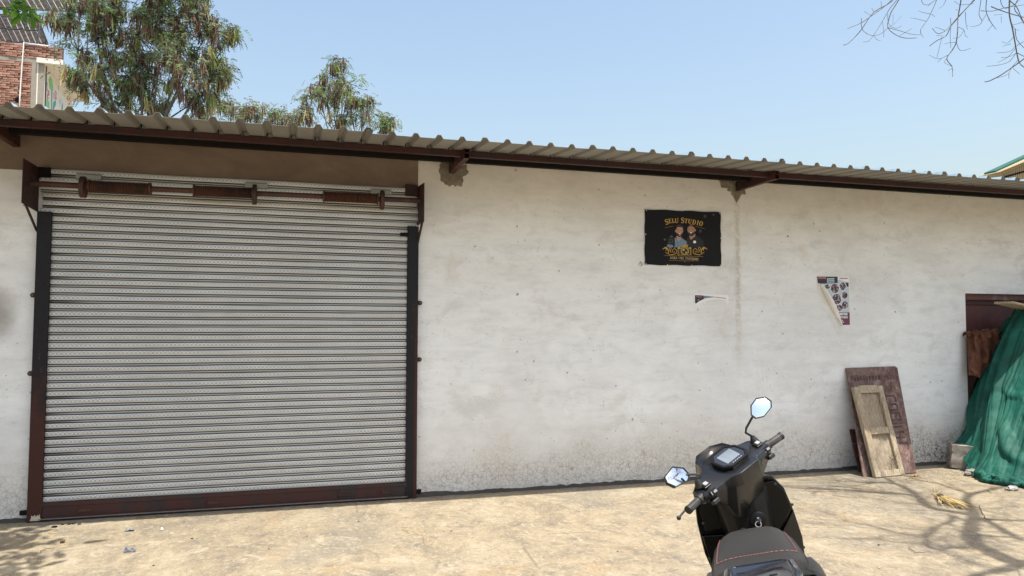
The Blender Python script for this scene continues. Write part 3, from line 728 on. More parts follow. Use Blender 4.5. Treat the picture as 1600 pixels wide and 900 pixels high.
def squiggle(x0, x1, y, h, mb, wd=5, seed=1, bar=True):
    """a line of small headline script hanging from a bar"""
    r = random.Random(seed)
    if bar: ribbon(mb, [Q(x0, y), Q(x1, y)], wd/9, yy-.0030)
    x = x0
    while x < x1-h*.3:
        w_ = h*r.uniform(.45, .7); k = r.random()
        if k < .4: pts = [(x+w_*.8, y), (x+w_*.8, y+h)]; ribbon(mb, [Q(*p) for p in pts], wd/9, yy-.0030); pts = [(x+w_*.8, y+h*.5), (x+w_*.3, y+h*.35), (x+w_*.2, y+h*.7), (x+w_*.45, y+h*.85)]
        elif k < .7: pts = [(x+w_*.2, y+h*.1), (x+w_*.7, y+h*.3), (x+w_*.3, y+h*.5), (x+w_*.75, y+h*.75), (x+w_*.3, y+h*.95)]
        else: pts = [(x+w_*.5, y), (x+w_*.5, y+h*.3), (x+w_*.15, y+h*.6), (x+w_*.5, y+h*.9), (x+w_*.8, y+h*.55)]
        ribbon(mb, [Q(*p) for p in pts], wd/9, yy-.0030); x += w_
b.cur = 0; squiggle(425, 575, 625, 30, b, 8, 3); squiggle(440, 585, 672, 26, b, 6, 5); squiggle(455, 520, 720, 10, b, 3, 6); squiggle(470, 530, 745, 12, b, 4, 8)
b.cur = 1; squiggle(165, 280, 122, 20, b, 7, 9); squiggle(465, 580, 130, 14, b, 5, 11)
build(b, 'lettering', [K['white'], K['pink']], po, kind='stuff')
# peeled flap: a rolled-back tongue of paper standing off the wall
b = MB(); rings = []
for i in range(13):
    t = i/12; cx, cy = 205+(500-205)*t, 215+(795-215)*t+28*math.sin(t*3.1)*-1; wd = 10+ 62*math.sin(math.pi*min(1, t*.9+.08))**.8
    A = W(*Q(cx-wd*.45, cy+wd*.28), -.004); Bm = W(*Q(cx, cy), -.045-.02*math.sin(t*5)); C_ = W(*Q(cx+wd*.55, cy-wd*.30), -.012)
    rings.append([A, A.lerp(Bm, .5)+Vector((0, -.012, 0)), Bm, Bm.lerp(C_, .55)+Vector((0, -.008, 0)), C_])
b.loft(rings, caps=False, closed=False); build(b, 'peeled_flap', pl('paper_back', (.82, .79, .73), .8, .2), po, smooth=True)
# remnant of a second poster
p2 = empty('poster', tuple(W(1110, 470, 0)), 'thin torn-off top strip of a printed poster below the black banner', 'poster')
def Q2(x, y): return (1060+x*300/1600, 420+y*300/1600)
b = MB(); b.prism([W(*Q2(*p), -.004) for p in ((130, 204), (418, 218), (416, 300), (404, 290), (398, 262), (340, 254), (300, 256), (240, 264), (190, 284), (148, 316), (132, 300))], (0, .003, 0)); build(b, 'paper', K['white'], p2)
b = MB(); b.cur = 0; poly(b, [Q2(*p) for p in ((138, 220), (205, 222), (215, 250), (170, 272), (145, 292), (138, 280))], -.005)
b.cur = 1; poly(b, [Q2(*p) for p in ((206, 223), (400, 244), (398, 248), (300, 237), (240, 243), (215, 248))], -.005)
b.cur = 2; ribbon(b, [Q2(150, 232), Q2(196, 236)], 1.0, -.0058); ribbon(b, [Q2(310, 238), Q2(396, 248)], .8, -.0058); ribbon(b, [Q2(160, 262), Q2(176, 256)], 1.2, -.0058)
build(b, 'printed_blocks', [K['ink'], K['steel'], K['pink']], p2)
# ================================================================== LEANING BOARDS
def mat_wood(name, stops, sc=(7, 7, .45), stain=None, rough=.88):
    m = M(name); f = m.noise(9, 8, .72, v=m.mapc(sc), dist=.25); f2 = m.noise(5, 6, .7)
    c = m.ramp(f, stops)
    if stain: c = m.mix(m.step(f2, .5, .66, 0, .75), c, stain)
    c = m.mix(m.step(m.noise(60, 5, .8, v=m.mapc((1, 1, .15))), .58, .72, 0, .5), c, tuple(v*.35 for v in stops[0][1]))
    m.bump(f, .004, .9); return m.out(c, rough, spec=.2)
WOODT = mat_wood('bleached_teak', [(.34, (.24, .19, .13)), (.5, (.40, .33, .235)), (.66, (.54, .46, .345))], stain=(.33, .25, .16))
WOODP = mat_wood('peeling_red_board', [(.36, (.10, .06, .052)), (.48, (.17, .105, .092)), (.58, (.25, .175, .155)), (.70, (.38, .30, .265))], (2, 2, 1.2), stain=(.19, .135, .105))
WOODD = mat_wood('dark_red_board', [(.3, (.06, .028, .025)), (.6, (.10, .05, .042)), (.8, (.17, .11, .09))], (2, 2, 1))
def frame_on(BL, BR, TC):
    """local frame: x along the foot, z up the slope, y outwards behind"""
    BL, BR, TC = Vector(BL), Vector(BR), Vector(TC); u = (BR-BL).normalized(); v = TC-(BL+BR)/2; v = (v-u*v.dot(u)); h = v.length; v.normalize()
    n = v.cross(u)
    T = Matrix.Translation(BL) @ Matrix((u, n, v)).transposed().to_4x4()
    return T, (BR-BL).length, h
# large reddish board
BR = G(1433, 740); BL = BR+Vector((-.70, .0, 0)); TL = W(1322, 575, -.02); TR = W(1402, 572, -.02)
T, wd, h = frame_on(BL, BR, (TL+TR)/2)
Ti = T.inverted()
tl, tr = Ti @ TL, Ti @ TR
bd = empty('plank_board', tuple((BL+BR)/2), 'large peeling reddish board with faded stencil letters leaning on the wall', 'board')
b = MB(); b.prism([T @ Vector(p) for p in ((0, 0, 0), (wd, 0, 0.01), (tr.x, 0, tr.z-.02), (tr.x-.03, 0, tr.z), (tl.x, 0, tl.z))], T.to_3x3() @ Vector((0, .018, 0)))
build(b, 'panel', WOODP, bd, bevel=.003)
def bp_(x, z, y=-.002): return T @ Vector((x, y, z))
def lerpx(fx, fz): return tl.x*fz+(wd+(tr.x-tl.x-wd)*fz)*fx
sten = MB()
def bq(fx0, fx1, z0, z1):
    sten.face([bp_(lerpx(fx0, z0/h), z0), bp_(lerpx(fx1, z0/h), z0), bp_(lerpx(fx1, z1/h), z1), bp_(lerpx(fx0, z1/h), z1)])
r_ = random.Random(5)
for i in range(16):
    f0 = .05+i*.058; bq(f0, f0+.045, h*.875-.012*r_.random(), h*.915+.01*r_.random())
def bstroke(pts, w_):
    P = [Vector((lerpx(a, c), c*h)) for a, c in pts]
    for p, q in zip(P, P[1:]):
        d = (q-p).normalized(); n = Vector((-d.y, d.x))*w_/2
        sten.face([bp_(*(p+n)), bp_(*(q+n)), bp_(*(q-n)), bp_(*(p-n))])
# tall stencil letters turned on their side, worn almost away
for seg in ([(.66, .72), (.84, .72)], [(.66, .72), (.66, .68)], [(.84, .72), (.84, .66)], [(.68, .64), (.85, .64), (.85, .585), (.68, .585)],
            [(.69, .56), (.87, .56), (.87, .49), (.69, .49), (.69, .56)], [(.70, .46), (.89, .46)], [(.70, .43), (.89, .43)], [(.72, .38), (.90, .38)], [(.72, .33), (.90, .33)], [(.81, .38), (.81, .33)], [(.76, .28), (.92, .28), (.92, .22)]):
    bstroke(seg, .022)
mst = M('worn_black_stencil'); fs = mst.noise(22, 6, .8)
build(sten, 'stencil_letters', kind='stuff', parent=bd, mats=mst.out(mst.mix(mst.step(fs, .42, .60), (.07, .055, .055), (.17, .10, .09)), .9, spec=.1))
# small framed shutter leaf in front
BL = G(1366, 747); BR = G(1413, 742); TLp = W(1329, 604, -.165); TRp = W(1370, 601, -.155)
T, wd, h = frame_on(BL, BR, (TLp+TRp)/2); Ti = T.inverted(); tl = Ti @ TLp; tr = Ti @ TRp; wd = .43
wl_ = empty('window_shutter_leaf', tuple((BL+BR)/2), 'bleached wooden shutter leaf with two sunk panels leaning on the large reddish board', 'shutter leaf')
def shb(x0, x1, y0, y1, z0, z1): # sheared box following the leaf's lean
    k = tl.x/h; b = MB(); b.box(x0, x1, y0, y1, z0, z1)
    b.v = [tuple(T @ Vector((x+k*z, y, z))) for x, y, z in b.v]; return b
sw = .072
for x0, x1, zt in ((0, sw+.015, h*.985), (wd-sw, wd, h*.99)): build(shb(x0, x1, -.026, .022, 0, zt), 'stile', WOODT, wl_, bevel=.006)
for z0, z1 in ((.0, .065), (h*.455, h*.455+.075), (h-.085, h)): build(shb(sw+.016, wd-sw-.001, -.022, .018, z0, z1), 'rail', WOODT, wl_, bevel=.004)
for z0, z1 in ((.066, h*.455-.001), (h*.455+.076, h-.086)):
    build(shb(sw+.017, wd-sw-.002, .008, .016, z0, z1), 'panel', mat_wood('grey_panel_ply', [(.34, (.20, .155, .11)), (.52, (.33, .27, .195)), (.68, (.44, .37, .27))], stain=(.40, .30, .24)), wl_)
b = MB()
for cx, cz, n in ((wd-.10, .17, 30), (wd-.07, h*.72, 24), (.26, .12, 12)):
    for i in range(n):
        p = Vector((cx+random.gauss(0, .028)+tl.x/h*cz, -.02, cz+random.gauss(0, .05))); q = p+Vector((random.gauss(0, .03), random.gauss(-.004, .006), random.gauss(0, .04)))
        b.tube([T @ p, T @ ((p+q)/2+Vector((random.gauss(0, .008), -.006, 0))), T @ q], .0018, 3, cap=False)
build(b, 'splinters', plain('dark_splinter', (.14, .10, .065), .95), wl_, kind='stuff')
# small dark board behind its foot
a = W(1328, 671, -.02)
T, wd, h = frame_on(G(1343, 738), G(1343, 738)+Vector((.30, -.02, 0)), a+Vector((.15, 0, 0)))
sb = empty('short_board', tuple(G(1347, 738)), 'short dark red board tucked behind the foot of the bleached shutter leaf', 'board')
b = MB(); k = -.10; b.box(0, .30, 0, .02, 0, h*.66); b.box(0, .30, 0, .02, h*.67, h); b.v = [tuple(T @ Vector((x, y, z))) for x, y, z in b.v]; build(b, 'panel', WOODD, sb, bevel=.003)
b = MB(); b.sphere(tuple(T @ Vector((.04, -.004, h-.04))), (.008, .005, .008), 8, 5); build(b, 'nail', BLACKSTEEL, sb)
# ================================================================== PILE UNDER GREEN NET
def mat_net():
    m = M('green_shade_net'); f = m.noise(3, 7, .7, dist=.5); a = m.noise(120, 3, .7); x, y, z = m.xyz()
    c = m.ramp(f, [(.34, (.003, .065, .046)), (.5, (.005, .105, .075)), (.68, (.018, .17, .12))])
    c = m.mix(m.step(a, .45, .62, 0, .35), c, (.002, .035, .026))
    c = m.mix(m.step(m.noise(7, 8, .8, v=m.mapc(loc=(3, 1, 0))), .66, .74, 0, .7), c, (.20, .19, .12))
    c = m.mix(m.step(m.noise(1.2, 6, .7, v=m.mapc(loc=(7, 1, 4))), .52, .7, 0, .35), c, (.10, .27, .20))
    m.bump(m.ma('ADD', a, m.ma('MULTIPLY', f, 2)), .004, .8)
    m.out(c, .62, spec=.35)
    t = m.n('ShaderNodeBsdfTranslucent'); m.put(t.inputs[0], (.01, .26, .16))
    mx = m.n('ShaderNodeMixShader'); mx.inputs[0].default_value = .12
    m.t.links.new(m.b.outputs[0], mx.inputs[1]); m.t.links.new(t.outputs[0], mx.inputs[2]); m.t.links.new(mx.outputs[0], m.t.nodes['Material Output'].inputs[0])
    return m.m
NET = mat_net()
hem = [(7.44, -.05, .24), (7.30, -.22, .20), (7.14, -.42, .13), (7.02, -.60, .06), (6.90, -.80, .015), (6.90, -.98, .012), (7.03, -1.22, .012), (7.35, -1.42, .02), (8.0, -1.65, .02), (9.2, -1.8, .02), (10.6, -1.5, .02)]
crest = [(8.22, -.06, 1.66), (8.20, -.14, 1.72), (8.16, -.24, 1.78), (8.14, -.36, 1.82), (8.15, -.46, 1.84), (8.2, -.56, 1.85), (8.3, -.62, 1.85), (8.5, -.68, 1.85), (8.8, -.72, 1.84), (9.4, -.75, 1.82), (10.4, -.6, 1.78)]
def cr_(P, t):
    n = len(P)-1; x = min(n-1e-6, max(0, t*n)); i = int(x); f = x-i
    g_ = lambda j: Vector(P[max(0, min(n, j))])
    p0, p1, p2, p3 = g_(i-1), g_(i), g_(i+1), g_(i+2)
    return .5*((2*p1)+(-p0+p2)*f+(2*p0-5*p1+4*p2-p3)*f*f+(-p0+3*p1-3*p2+p3)*f**3)
NS, NT = 420, 130
Vn = []; 
for i in range(NS+1):
    s = i/NS; H_ = cr_(hem, s); C_ = cr_(crest, s)
    tn = (cr_(hem, min(1, s+.01))-cr_(hem, max(0, s-.01))); tn.z = 0; tn.normalize(); nrm = Vector((tn.y, -tn.x, 0))*1.0
    if nrm.dot(Vector((-1, -.6, 0))) < 0: nrm = -nrm
    for j in range(NT+1):
        t = j/NT
        P = H_.lerp(C_, t)
        # belly over the hidden goods, then long hanging folds that run from crest to foot
        bel = .10*math.sin(math.pi*min(1, t*1.02))*(.5+.9*noise.noise(Vector((s*5+2, t*1.1, 0)))) - .08*math.sin(math.pi*t)*(1-t)
        u = (s**.8)*30+3.4*noise.noise(Vector((s*7, t*1.1, 4)))+t*1.5*math.sin(s*9)
        f1 = .5+.5*math.cos(u*2.0); f2 = abs(math.sin(u*2.9+1.3+1.2*t)); f3 = .5*abs(math.sin(u*6.1+2*noise.noise(Vector((s*20, t*2, 2)))))
        fold = .046*f1**1.4+.026*f2**.55+.013*f3**.6
        amp = (1.25-.60*min(1, max(0, (s-.30)*4)))*(.35+.8*math.sin(math.pi*min(1, .10+t*.75)))*(.35+1.1*abs(noise.noise(Vector((s*6, t*.8, 2)))))*1.2
        # slack diagonal creases low on the right-hand side
        dg_ = max(0, noise.noise(Vector((s*9+t*6, t*9-s*3, 11)))-.05)*.10*max(0, 1-t*.8)*min(1, max(0, (s-.22)*5))+.02*noise.noise(Vector((s*8, t*3.5, 21)))*min(1, max(0, (s-.25)*5))
        wr = .004*noise.noise(Vector((s*70, t*22, 7)))+.004*abs(noise.noise(Vector((s*28+t*10, t*16, 3))))
        fold += dg_/max(amp, .2)
        foot = max(0, 1-t*9)
        P = P+nrm*(bel+fold*amp+wr+foot*.07*(.6+noise.noise(Vector((s*25, 0, 9)))))
        P.z += .02*foot*noise.noise(Vector((s*40, t*30, 1)))
        if P.z < .008: P.z = .008+.002*random.random()
        if P.y > -.03: P.y = -.03
        Vn.append((P.x, P.y, P.z))
# roll over the crest and down behind
NB = 14
Vn = np.array(Vn).reshape(NS+1, NT+1, 3)
back = []
for k in range(1, NB+1):
    a_ = k/NB; ln_ = Vn[:, -1, :].copy(); ln_[:, 2] += .05*math.sin(a_*1.6)-.35*a_**2; ln_[:, 0] += .25*a_*np.clip(1-np.linspace(0, 1, NS+1)*1.2, 0, 1); ln_[:, 1] += .25*a_; ln_[:, 1] = np.minimum(ln_[:, 1], -.03)
    back.append(ln_)
Vn = np.concatenate([Vn, np.stack(back, 1)], 1); nc = Vn.shape[1]
ii, jj = np.meshgrid(np.arange(NS), np.arange(nc-1), indexing='ij'); a0 = (ii*nc+jj).ravel()
Fn = np.stack([a0, a0+nc, a0+nc+1, a0+1], 1)
net = fast('shade_net', Vn.reshape(-1, 3), Fn, [NET], smooth=True)
net['label'] = 'green shade net draped in folds over the pile before the oxblood door'; net['category'] = 'net'
# crumpled tail of the net trailing on the ground
tail = MB()
pts_ = [(6.86, -.76), (6.84, -.84), (6.78, -.90), (6.80, -.98), (6.84, -1.08), (6.92, -1.2), (7.02, -1.33), (7.2, -1.48), (7.5, -1.6)]
for q, (rr_, off) in enumerate(((.050, 0), (.040, .06), (.034, -.04))):
    pts = []; rad = []
    for i in range(64):
        t = i/63*(len(pts_)-1); k = min(int(t), len(pts_)-2); f = t-k
        x = pts_[k][0]*(1-f)+pts_[k+1][0]*f+off*.7; y = pts_[k][1]*(1-f)+pts_[k+1][1]*f+off
        pts.append((x+.03*noise.noise(Vector((i*.35, q*7, 1))), y+.03*noise.noise(Vector((i*.3, q*5, 6))), .035+off*.2+.03*abs(noise.noise(Vector((i*.4, q, 2))))))
        rad.append(rr_*(.7+.9*abs(noise.noise(Vector((i*.5, q*3, 8)))))*min(1, .3+min(i, 63-i)*.15))
    tail.tube(pts, rad, 10)
tl_ = build(tail, 'trailing_hem', NET, net, smooth=True)
def lump(name, c, r, mat, label, cat, seed, flat=.9, rot=(0, 0, 0), box=False):
    bm = bmesh.new()
    if box: bmesh.ops.create_cube(bm, size=2); bmesh.ops.subdivide_edges(bm, edges=bm.edges, cuts=9, use_grid_fill=True)
    else: bmesh.ops.create_icosphere(bm, subdivisions=4, radius=1)
    E_ = Euler(rot).to_matrix()
    for v in bm.verts:
        p = v.co.copy(); n1 = noise.noise(p*1.3+Vector((seed, 0, 0))); n2 = noise.noise(p*4+Vector((seed, 3, 0)))
        if box: p = p*(1+.10*n1+.04*n2) if max(abs(p.x), abs(p.y), abs(p.z)) > .9 else p
        else: p = p*(1+.35*n1+.14*n2)
        p = E_ @ Vector((p.x*r[0], p.y*r[1], p.z*r[2])); v.co = p+Vector(c)
        if v.co.z < .004: v.co.z = .004
        if v.co.y > -.012 and c[1] < -.02: v.co.y = -.012
    me = bpy.data.meshes.new(name); bm.to_mesh(me); bm.free(); me.materials.append(mat)
    me.polygons.foreach_set('use_smooth', [True]*len(me.polygons)); me.set_sharp_from_angle(angle=R(38))
    o = bpy.data.objects.new(name, me); COL.objects.link(o); o['label'] = label; o['category'] = cat; return o
STONE = mat_wood('chalky_broken_concrete', [(.34, (.15, .12, .10)), (.5, (.29, .25, .215)), (.66, (.44, .39, .34))], (1, 1, 1), stain=(.30, .25, .20))
lump('concrete_block', (7.26, -.36, .125), (.235, .10, .13), STONE, 'chipped slab of concrete under the corner of the green net, against the wall', 'concrete block', 3, rot=(0, R(5), R(-38)), box=True)
lump('concrete_block', (7.50, -1.50, .15), (.16, .14, .17), STONE, 'rough concrete lump at the frame edge weighing down the green net', 'concrete block', 9, rot=(0, 0, R(20)), box=True)
lump('clear_plastic_scrap', (6.93, -.62, .035), (.075, .055, .035), plain('dusty_plastic', (.24, .225, .20), .3, spec=.6), 'dusty crumpled plastic scrap between the concrete slab and the net', 'plastic scrap', 5)
lump('clear_plastic_scrap', (6.70, -1.28, .02), (.06, .04, .025), plain('dusty_plastic_pale', (.26, .25, .23), .3, spec=.6), 'dusty crumpled plastic scrap lying on the trailing tail of the net', 'plastic scrap', 8)
# sacking on top of the pile, in front of the door
def sack():
    NSS, NTT = 70, 40; V = []
    for i in range(NSS+1):
        s = i/NSS
        for j in range(NTT+1):
            t = j/NTT
            x = 7.52+.50*s; fo = abs(math.sin(s*9+2.2*noise.noise(Vector((s*3, t*2, 1)))))
            if t < .62:
                q = t/.62; z = 1.10+.36*q-.10*s*(1-q); y = -.13+.05*q-.05*fo*(1-q*.5); x -= .04*(1-q)*(1-s)
                z += -.09*(1-q)*abs(math.sin(s*5+1))
            else:
                q = (t-.62)/.38; z = 1.46+.06*math.sin(q*3)+.03*noise.noise(Vector((s*7, q*4, 2))); y = -.12+.10*q
            n_ = .050*noise.noise(Vector((s*7, t*6, 5)))+.02*abs(noise.noise(Vector((s*22, t*10, 2)))); z += -.10*max(0, noise.noise(Vector((s*6, 1, 8))))*(1-t)
            V.append((x+n_, min(-.01, y+n_), z+n_+.05*s))
    V = np.array(V); nc = NTT+1; ii, jj = np.meshgrid(np.arange(NSS), np.arange(NTT), indexing='ij'); a0 = (ii*nc+jj).ravel()
    o = fast('sack_cloth', V, np.stack([a0, a0+nc, a0+nc+1, a0+1], 1), [mat_wood('brown_sacking', [(.3, (.08, .032, .02)), (.55, (.16, .07, .042)), (.75, (.24, .125, .078))], (2, 2, 1))], smooth=True)
    o['label'] = 'crumpled brown sacking hanging between the green net and the oxblood door'; o['category'] = 'sacking'
sack()
b = MB(); c0 = W(1604, 506, -.30); b.tube([c0+Vector((.05, .0, -.5)), c0+Vector((.05, 0, -.02)), c0+Vector((.05, 0, .05))], [.18, .18, .13], 20); 
build(b, 'plastic_drum', plain('dull_blue_plastic', (.025, .055, .12), .5), smooth=R(40), label='dull blue drum showing above the sacking behind the net', cat='drum')
b = MB(); p = W(1583, 474, -.55); q = p+Vector((1.4, .15, -.03)); b.box(0, 1.5, 0, .22, 0, .025, T=Matrix.Translation(p) @ Matrix.Rotation(R(6), 4, 'Z') @ Matrix.Rotation(R(8), 4, 'Y'))
build(b, 'loose_plank', WOODT, bevel=.003, label='pale plank lying on top of the green net', cat='plank')
# ================================================================== SCOOTER
SCX, SCY, HEAD, LEAN, TURN, HZ, RAKE = 2.177, -3.922, R(30.2), R(13.5), R(43.8), .936, R(21)
scoot = empty('motor_scooter', (SCX, SCY, 0), 'black motor scooter on its side stand, seen from behind, handlebar turned', 'scooter')
BODY = Matrix.Rotation(-HEAD, 4, 'Z') @ Matrix.Rotation(-LEAN, 4, 'Y')
AXIS = Vector((0, -math.sin(RAKE), math.cos(RAKE)))
ST = BODY @ Matrix.Translation((0, 0, HZ)) @ Matrix.Rotation(TURN, 4, AXIS)
SO = Matrix.Translation((SCX, SCY, 0))
GLOSS = plain('gloss_black_paint', (.004, .004, .004), .10, 0, .1, 6, .35)
def mat_satin(name, a, rough=.42):
    m = M(name); f = m.noise(8, 6, .65); d = m.noise(90, 4, .7)
    c = m.mix(f, tuple(x*.85 for x in a), tuple(x*1.2 for x in a)); c = m.mix(m.step(d, .55, .8, 0, .05), c, (.25, .22, .18))
    m.bump(m.noise(300, 2, .5), .00008, .3)
    return m.out(c, m.step(f, .3, .7, rough-.04, rough+.12), 0, .55)
SATIN = mat_satin('satin_charcoal_plastic', (.009, .009, .010), .27); TEXT = plain('grained_black_plastic', (.005, .005, .005), .38, 0, .2, 10, .22); RUB = plain('black_rubber', (.012, .012, .012), .6)
CHROME = plain('bright_metal', (.62, .62, .62), .18, 1.0, .05); DARKM = plain('dark_metal', (.08, .08, .085), .4, .8)
MIR = plain('mirror_glass', (.90, .93, .95), .015, 1.0, .01, spec=.8)
def S_(mb, name, mats, parent=None, M4=None, **k):
    mb.v = [tuple((M4 if M4 is not None else BODY) @ Vector(p)) for p in mb.v]
    return build(mb, name, mats, parent or scoot, local=True, **k)
# handlebar cowl
def sec(u, pts): return [Vector((u, v, w_)) for v, w_ in pts]
half = [(.242, [(.026, .036), (-.032, .006), (-.030, -.012), (-.018, -.030), (.020, -.030), (.032, .0)]),
        (.190, [(.040, .064), (-.050, .010), (-.050, -.012), (-.030, -.050), (.034, -.046), (.050, .002)]),
        (.130, [(.055, .074), (-.064, .012), (-.062, -.018), (-.005, -.105), (.055, -.08), (.075, .002)]),
        (.098, [(.075, .088), (-.090, .020), (-.086, -.03), (.012, -.188), (.080, -.14), (.110, -.005)]),
        (.062, [(.100, .090), (-.118, .018), (-.100, -.04), (.026, -.205), (.095, -.15), (.150, -.015)])]
rings = [sec(-u, p) for u, p in half]+[sec(0, [(.108, .094), (-.122, .019), (-.104, -.03), (.030, -.208), (.10, -.155), (.165, -.015)])]+[sec(u, p) for u, p in reversed(half)]
b = MB(); b.loft(rings); cowl = S_(b, 'handlebar_cowl', SATIN, M4=ST, bevel=.004, seg=2, smooth=R(22))
b = MB(); rings = []
for u, k in ((-.222, .35), (-.205, .8), (-.15, 1), (0, 1.15), (.15, 1), (.205, .8), (.222, .35)):
    rings.append([Vector((u, .055+.055*k*math.cos(a_), -.012+.050*k*math.sin(a_))) for a_ in np.linspace(0, 5.6, 9)])
b.loft(rings); S_(b, 'headlamp_cowl', GLOSS, M4=ST, smooth=R(45))
# front visor lip
b = MB(); L = [Vector((x, y, z)) for x, y, z in ((-.115, .05, .070), (-.10, .10, .098), (-.05, .135, .112), (.05, .135, .112), (.10, .10, .098), (.115, .05, .070))]
b.loft([L, [p+Vector((0, .006, .010)) for p in L], [p+Vector((0, .05, -.06)) for p in L], [Vector((p.x*.8, p.y-.03, p.z-.075)) for p in L], [Vector((p.x*.9, p.y-.02, p.z-.02)) for p in L], L], closed=False, caps=False); S_(b, 'visor', GLOSS, M4=ST, smooth=R(40))
# instrument pod
DT = ST @ Matrix.Translation((0, -.012, .066)) @ Matrix.Rotation(R(26), 4, 'X')
def hexa(w_, h_, c, z): return [Vector(p+(z,)) for p in ((-w_+c, -h_), (w_-c, -h_), (w_, -h_+c), (w_, h_-c*1.2), (w_-c*1.2, h_), (-w_+c*1.2, h_), (-w_, h_-c*1.2), (-w_, -h_+c))]
b = MB(); b.loft([hexa(.082, .066, .030, -.02), hexa(.088, .070, .032, .010), hexa(.086, .068, .032, .018), hexa(.076, .058, .028, .018), hexa(.074, .056, .027, .0135)]); pod = S_(b, 'instrument_pod', TEXT, M4=DT, smooth=R(20))
b = MB(); b.face(hexa(.0735, .0555, .027, .0145)); S_(b, 'display_lens', plain('black_display_glass', (.02, .022, .028), .08, 0, .1, 5, .6), pod, M4=DT)
b = MB(); b.face([Vector(p) for p in ((-.050, -.036, .0155), (.040, -.036, .0155), (.050, .036, .0155), (-.044, .036, .0155))])
ms = M('sun_washed_screen'); fs = ms.noise(9, 5, .7); S_(b, 'screen', ms.out(ms.mix(fs, (.06, .075, .09), (.22, .25, .28)), .18, spec=.5), pod, M4=DT)
b = MB()
for k in range(5): b.box(-.03+k*.014, -.022+k*.014, -.050, -.047, .0148, .0156)
S_(b, 'warning_marks', plain('icon_grey', (.35, .35, .35), .5), pod, M4=DT)
# small embossed word below the display, too worn to read: raised ticks
b = MB(); 
for k in range(7): b.box(.012+k*.0075, .017+k*.0075, -.098, -.090, .030, .0312)
S_(b, 'emblem_ticks', plain('pale_emblem', (.16, .16, .16), .4), M4=ST @ Matrix.Translation((0, 0, .003)) @ Matrix.Rotation(R(13), 4, 'X'))
for s_ in (-1, 1):
    b = MB(); b.tube([(s_*.235, -.002, .0), (s_*.262, -.004, .0)], .023, 14); b.tube([(s_*.256, -.004, 0), (s_*.339, -.018, 0)], [.0175, .0165], 14); b.tube([(s_*.336, -.018, 0), (s_*.347, -.020, 0)], [.0195, .0195], 14)
    gp = S_(b, 'grip', RUB, M4=ST, smooth=R(35))
    e = MB()
    for k in range(14):
        a_ = 2*math.pi*k/14; e.tube([(s_*.262, -.004+.0175*math.cos(a_), .0175*math.sin(a_)), (s_*.334, -.018+.0168*math.cos(a_), .0168*math.sin(a_))], .0015, 4)
    S_(e, 'grip_ribs', RUB, gp, M4=ST)
    b = MB(); b.tube([(s_*.20, .045, -.012), (s_*.235, .058, -.015), (s_*.29, .062, -.018), (s_*.345, .050, -.022), (s_*.362, .046, -.023)], [.008, .007, .0055, .005, .005], 8); b.sphere((s_*.368, .044, -.024), .0105, 10, 7)
    S_(b, 'brake_lever', RUB, M4=ST, smooth=R(60))
    # switch clusters on the cowl arms, facing the rider
    STt = ST @ Matrix.Translation((s_*.192, -.012, .036)) @ Matrix.Rotation(R(30), 4, 'X')
    b = MB(); b.box(-.022, .022, -.018, .018, -.004, .006); sp = S_(b, 'switch_plate', TEXT, M4=STt, bevel=.004, seg=2)
    b = MB(); b.box(-.012, .012, -.010, .010, .006, .014); S_(b, 'rocker_switch', plain('grey_switch', (.30, .30, .31), .3), sp, M4=STt, bevel=.002)
    STt = ST @ Matrix.Translation((s_*.195, -.046, .002)) @ Matrix.Rotation(R(78), 4, 'X')
    b = MB(); b.box(-.022, .022, -.014, .014, -.004, .004); b.cur = 1; b.box(-.006, .014, -.006, .006, .004, .012); b.box(-.018, -.012, -.009, .009, .004, .0055); S_(b, 'switch_plate', [TEXT, plain('switch_pale', (.22, .22, .22), .4)], M4=STt, bevel=.0015)
    STt = ST @ Matrix.Translation((s_*.205, -.040, -.038))
    b = MB(); b.box(-.02, .02, -.012, .012, -.010, .010); S_(b, 'horn_button', RUB, M4=STt, bevel=.003)
    b = MB(); b.tube([(s_*.205, .012, .040), (s_*.205, .010, .052), (s_*.205, .008, .075)], [.024, .020, .011], 14); S_(b, 'mirror_boot', RUB, M4=ST, smooth=R(60))
# mirrors
def mirror(px, py, w_, h_, base_local, tilt, depth_adj, corners, aim, elbow):
    base = SO @ ST @ Vector(base_local)
    dep = (RM.transposed() @ (base-CAM)).z*-1+depth_adj
    c = AT(px, py, dep)
    # the glass faces halfway between the eye and what it shows
    n = ((CAM-c).normalized()+Vector(aim).normalized()).normalized()
    ri = RM @ Vector((1, 0, 0)); ri = (ri-n*ri.dot(n)).normalized(); up = n.cross(ri)
    Mm = Matrix.Translation(c) @ Matrix((ri, up, n)).transposed().to_4x4()
    k = dep/F_PX
    Mi = Mm.inverted(); loop = []
    for x, y in corners:
        r_ = ray(px+x, py+y); loop.append(Mi @ (CAM+r_*((c-CAM).dot(n)/r_.dot(n))))
    def ring(s, z): return [p*s+Vector((0, 0, z)) for p in loop]
    inv = SO.inverted() @ Mm
    b = MB(); b.loft([ring(.45, -.030), ring(.85, -.022), ring(1.0, -.004), ring(1.0, .003), ring(.955, .003), ring(.95, -.001)]); hd = S_(b, 'mirror', RUB, M4=inv, smooth=R(50))
    b = MB(); b.loft([ring(.952*q, .0005+.0048*(1-q*q)) for q in (1, .9, .78, .64, .48, .32, .16, .02)]); S_(b, 'mirror_glass', MIR, hd, M4=inv, smooth=True)
    e = [SO.inverted() @ AT(*q) if len(q) == 3 else SO.inverted() @ AT(*q, dep) for q in elbow]
    b0 = SO.inverted() @ SO @ ST @ Vector((base_local[0], base_local[1], base_local[2]+.02))
    b = MB(); b.tube([b0]+[Vector(x) for x in e], .0058, 8); S_(b, 'mirror_stalk', RUB, M4=Matrix(), smooth=R(60))
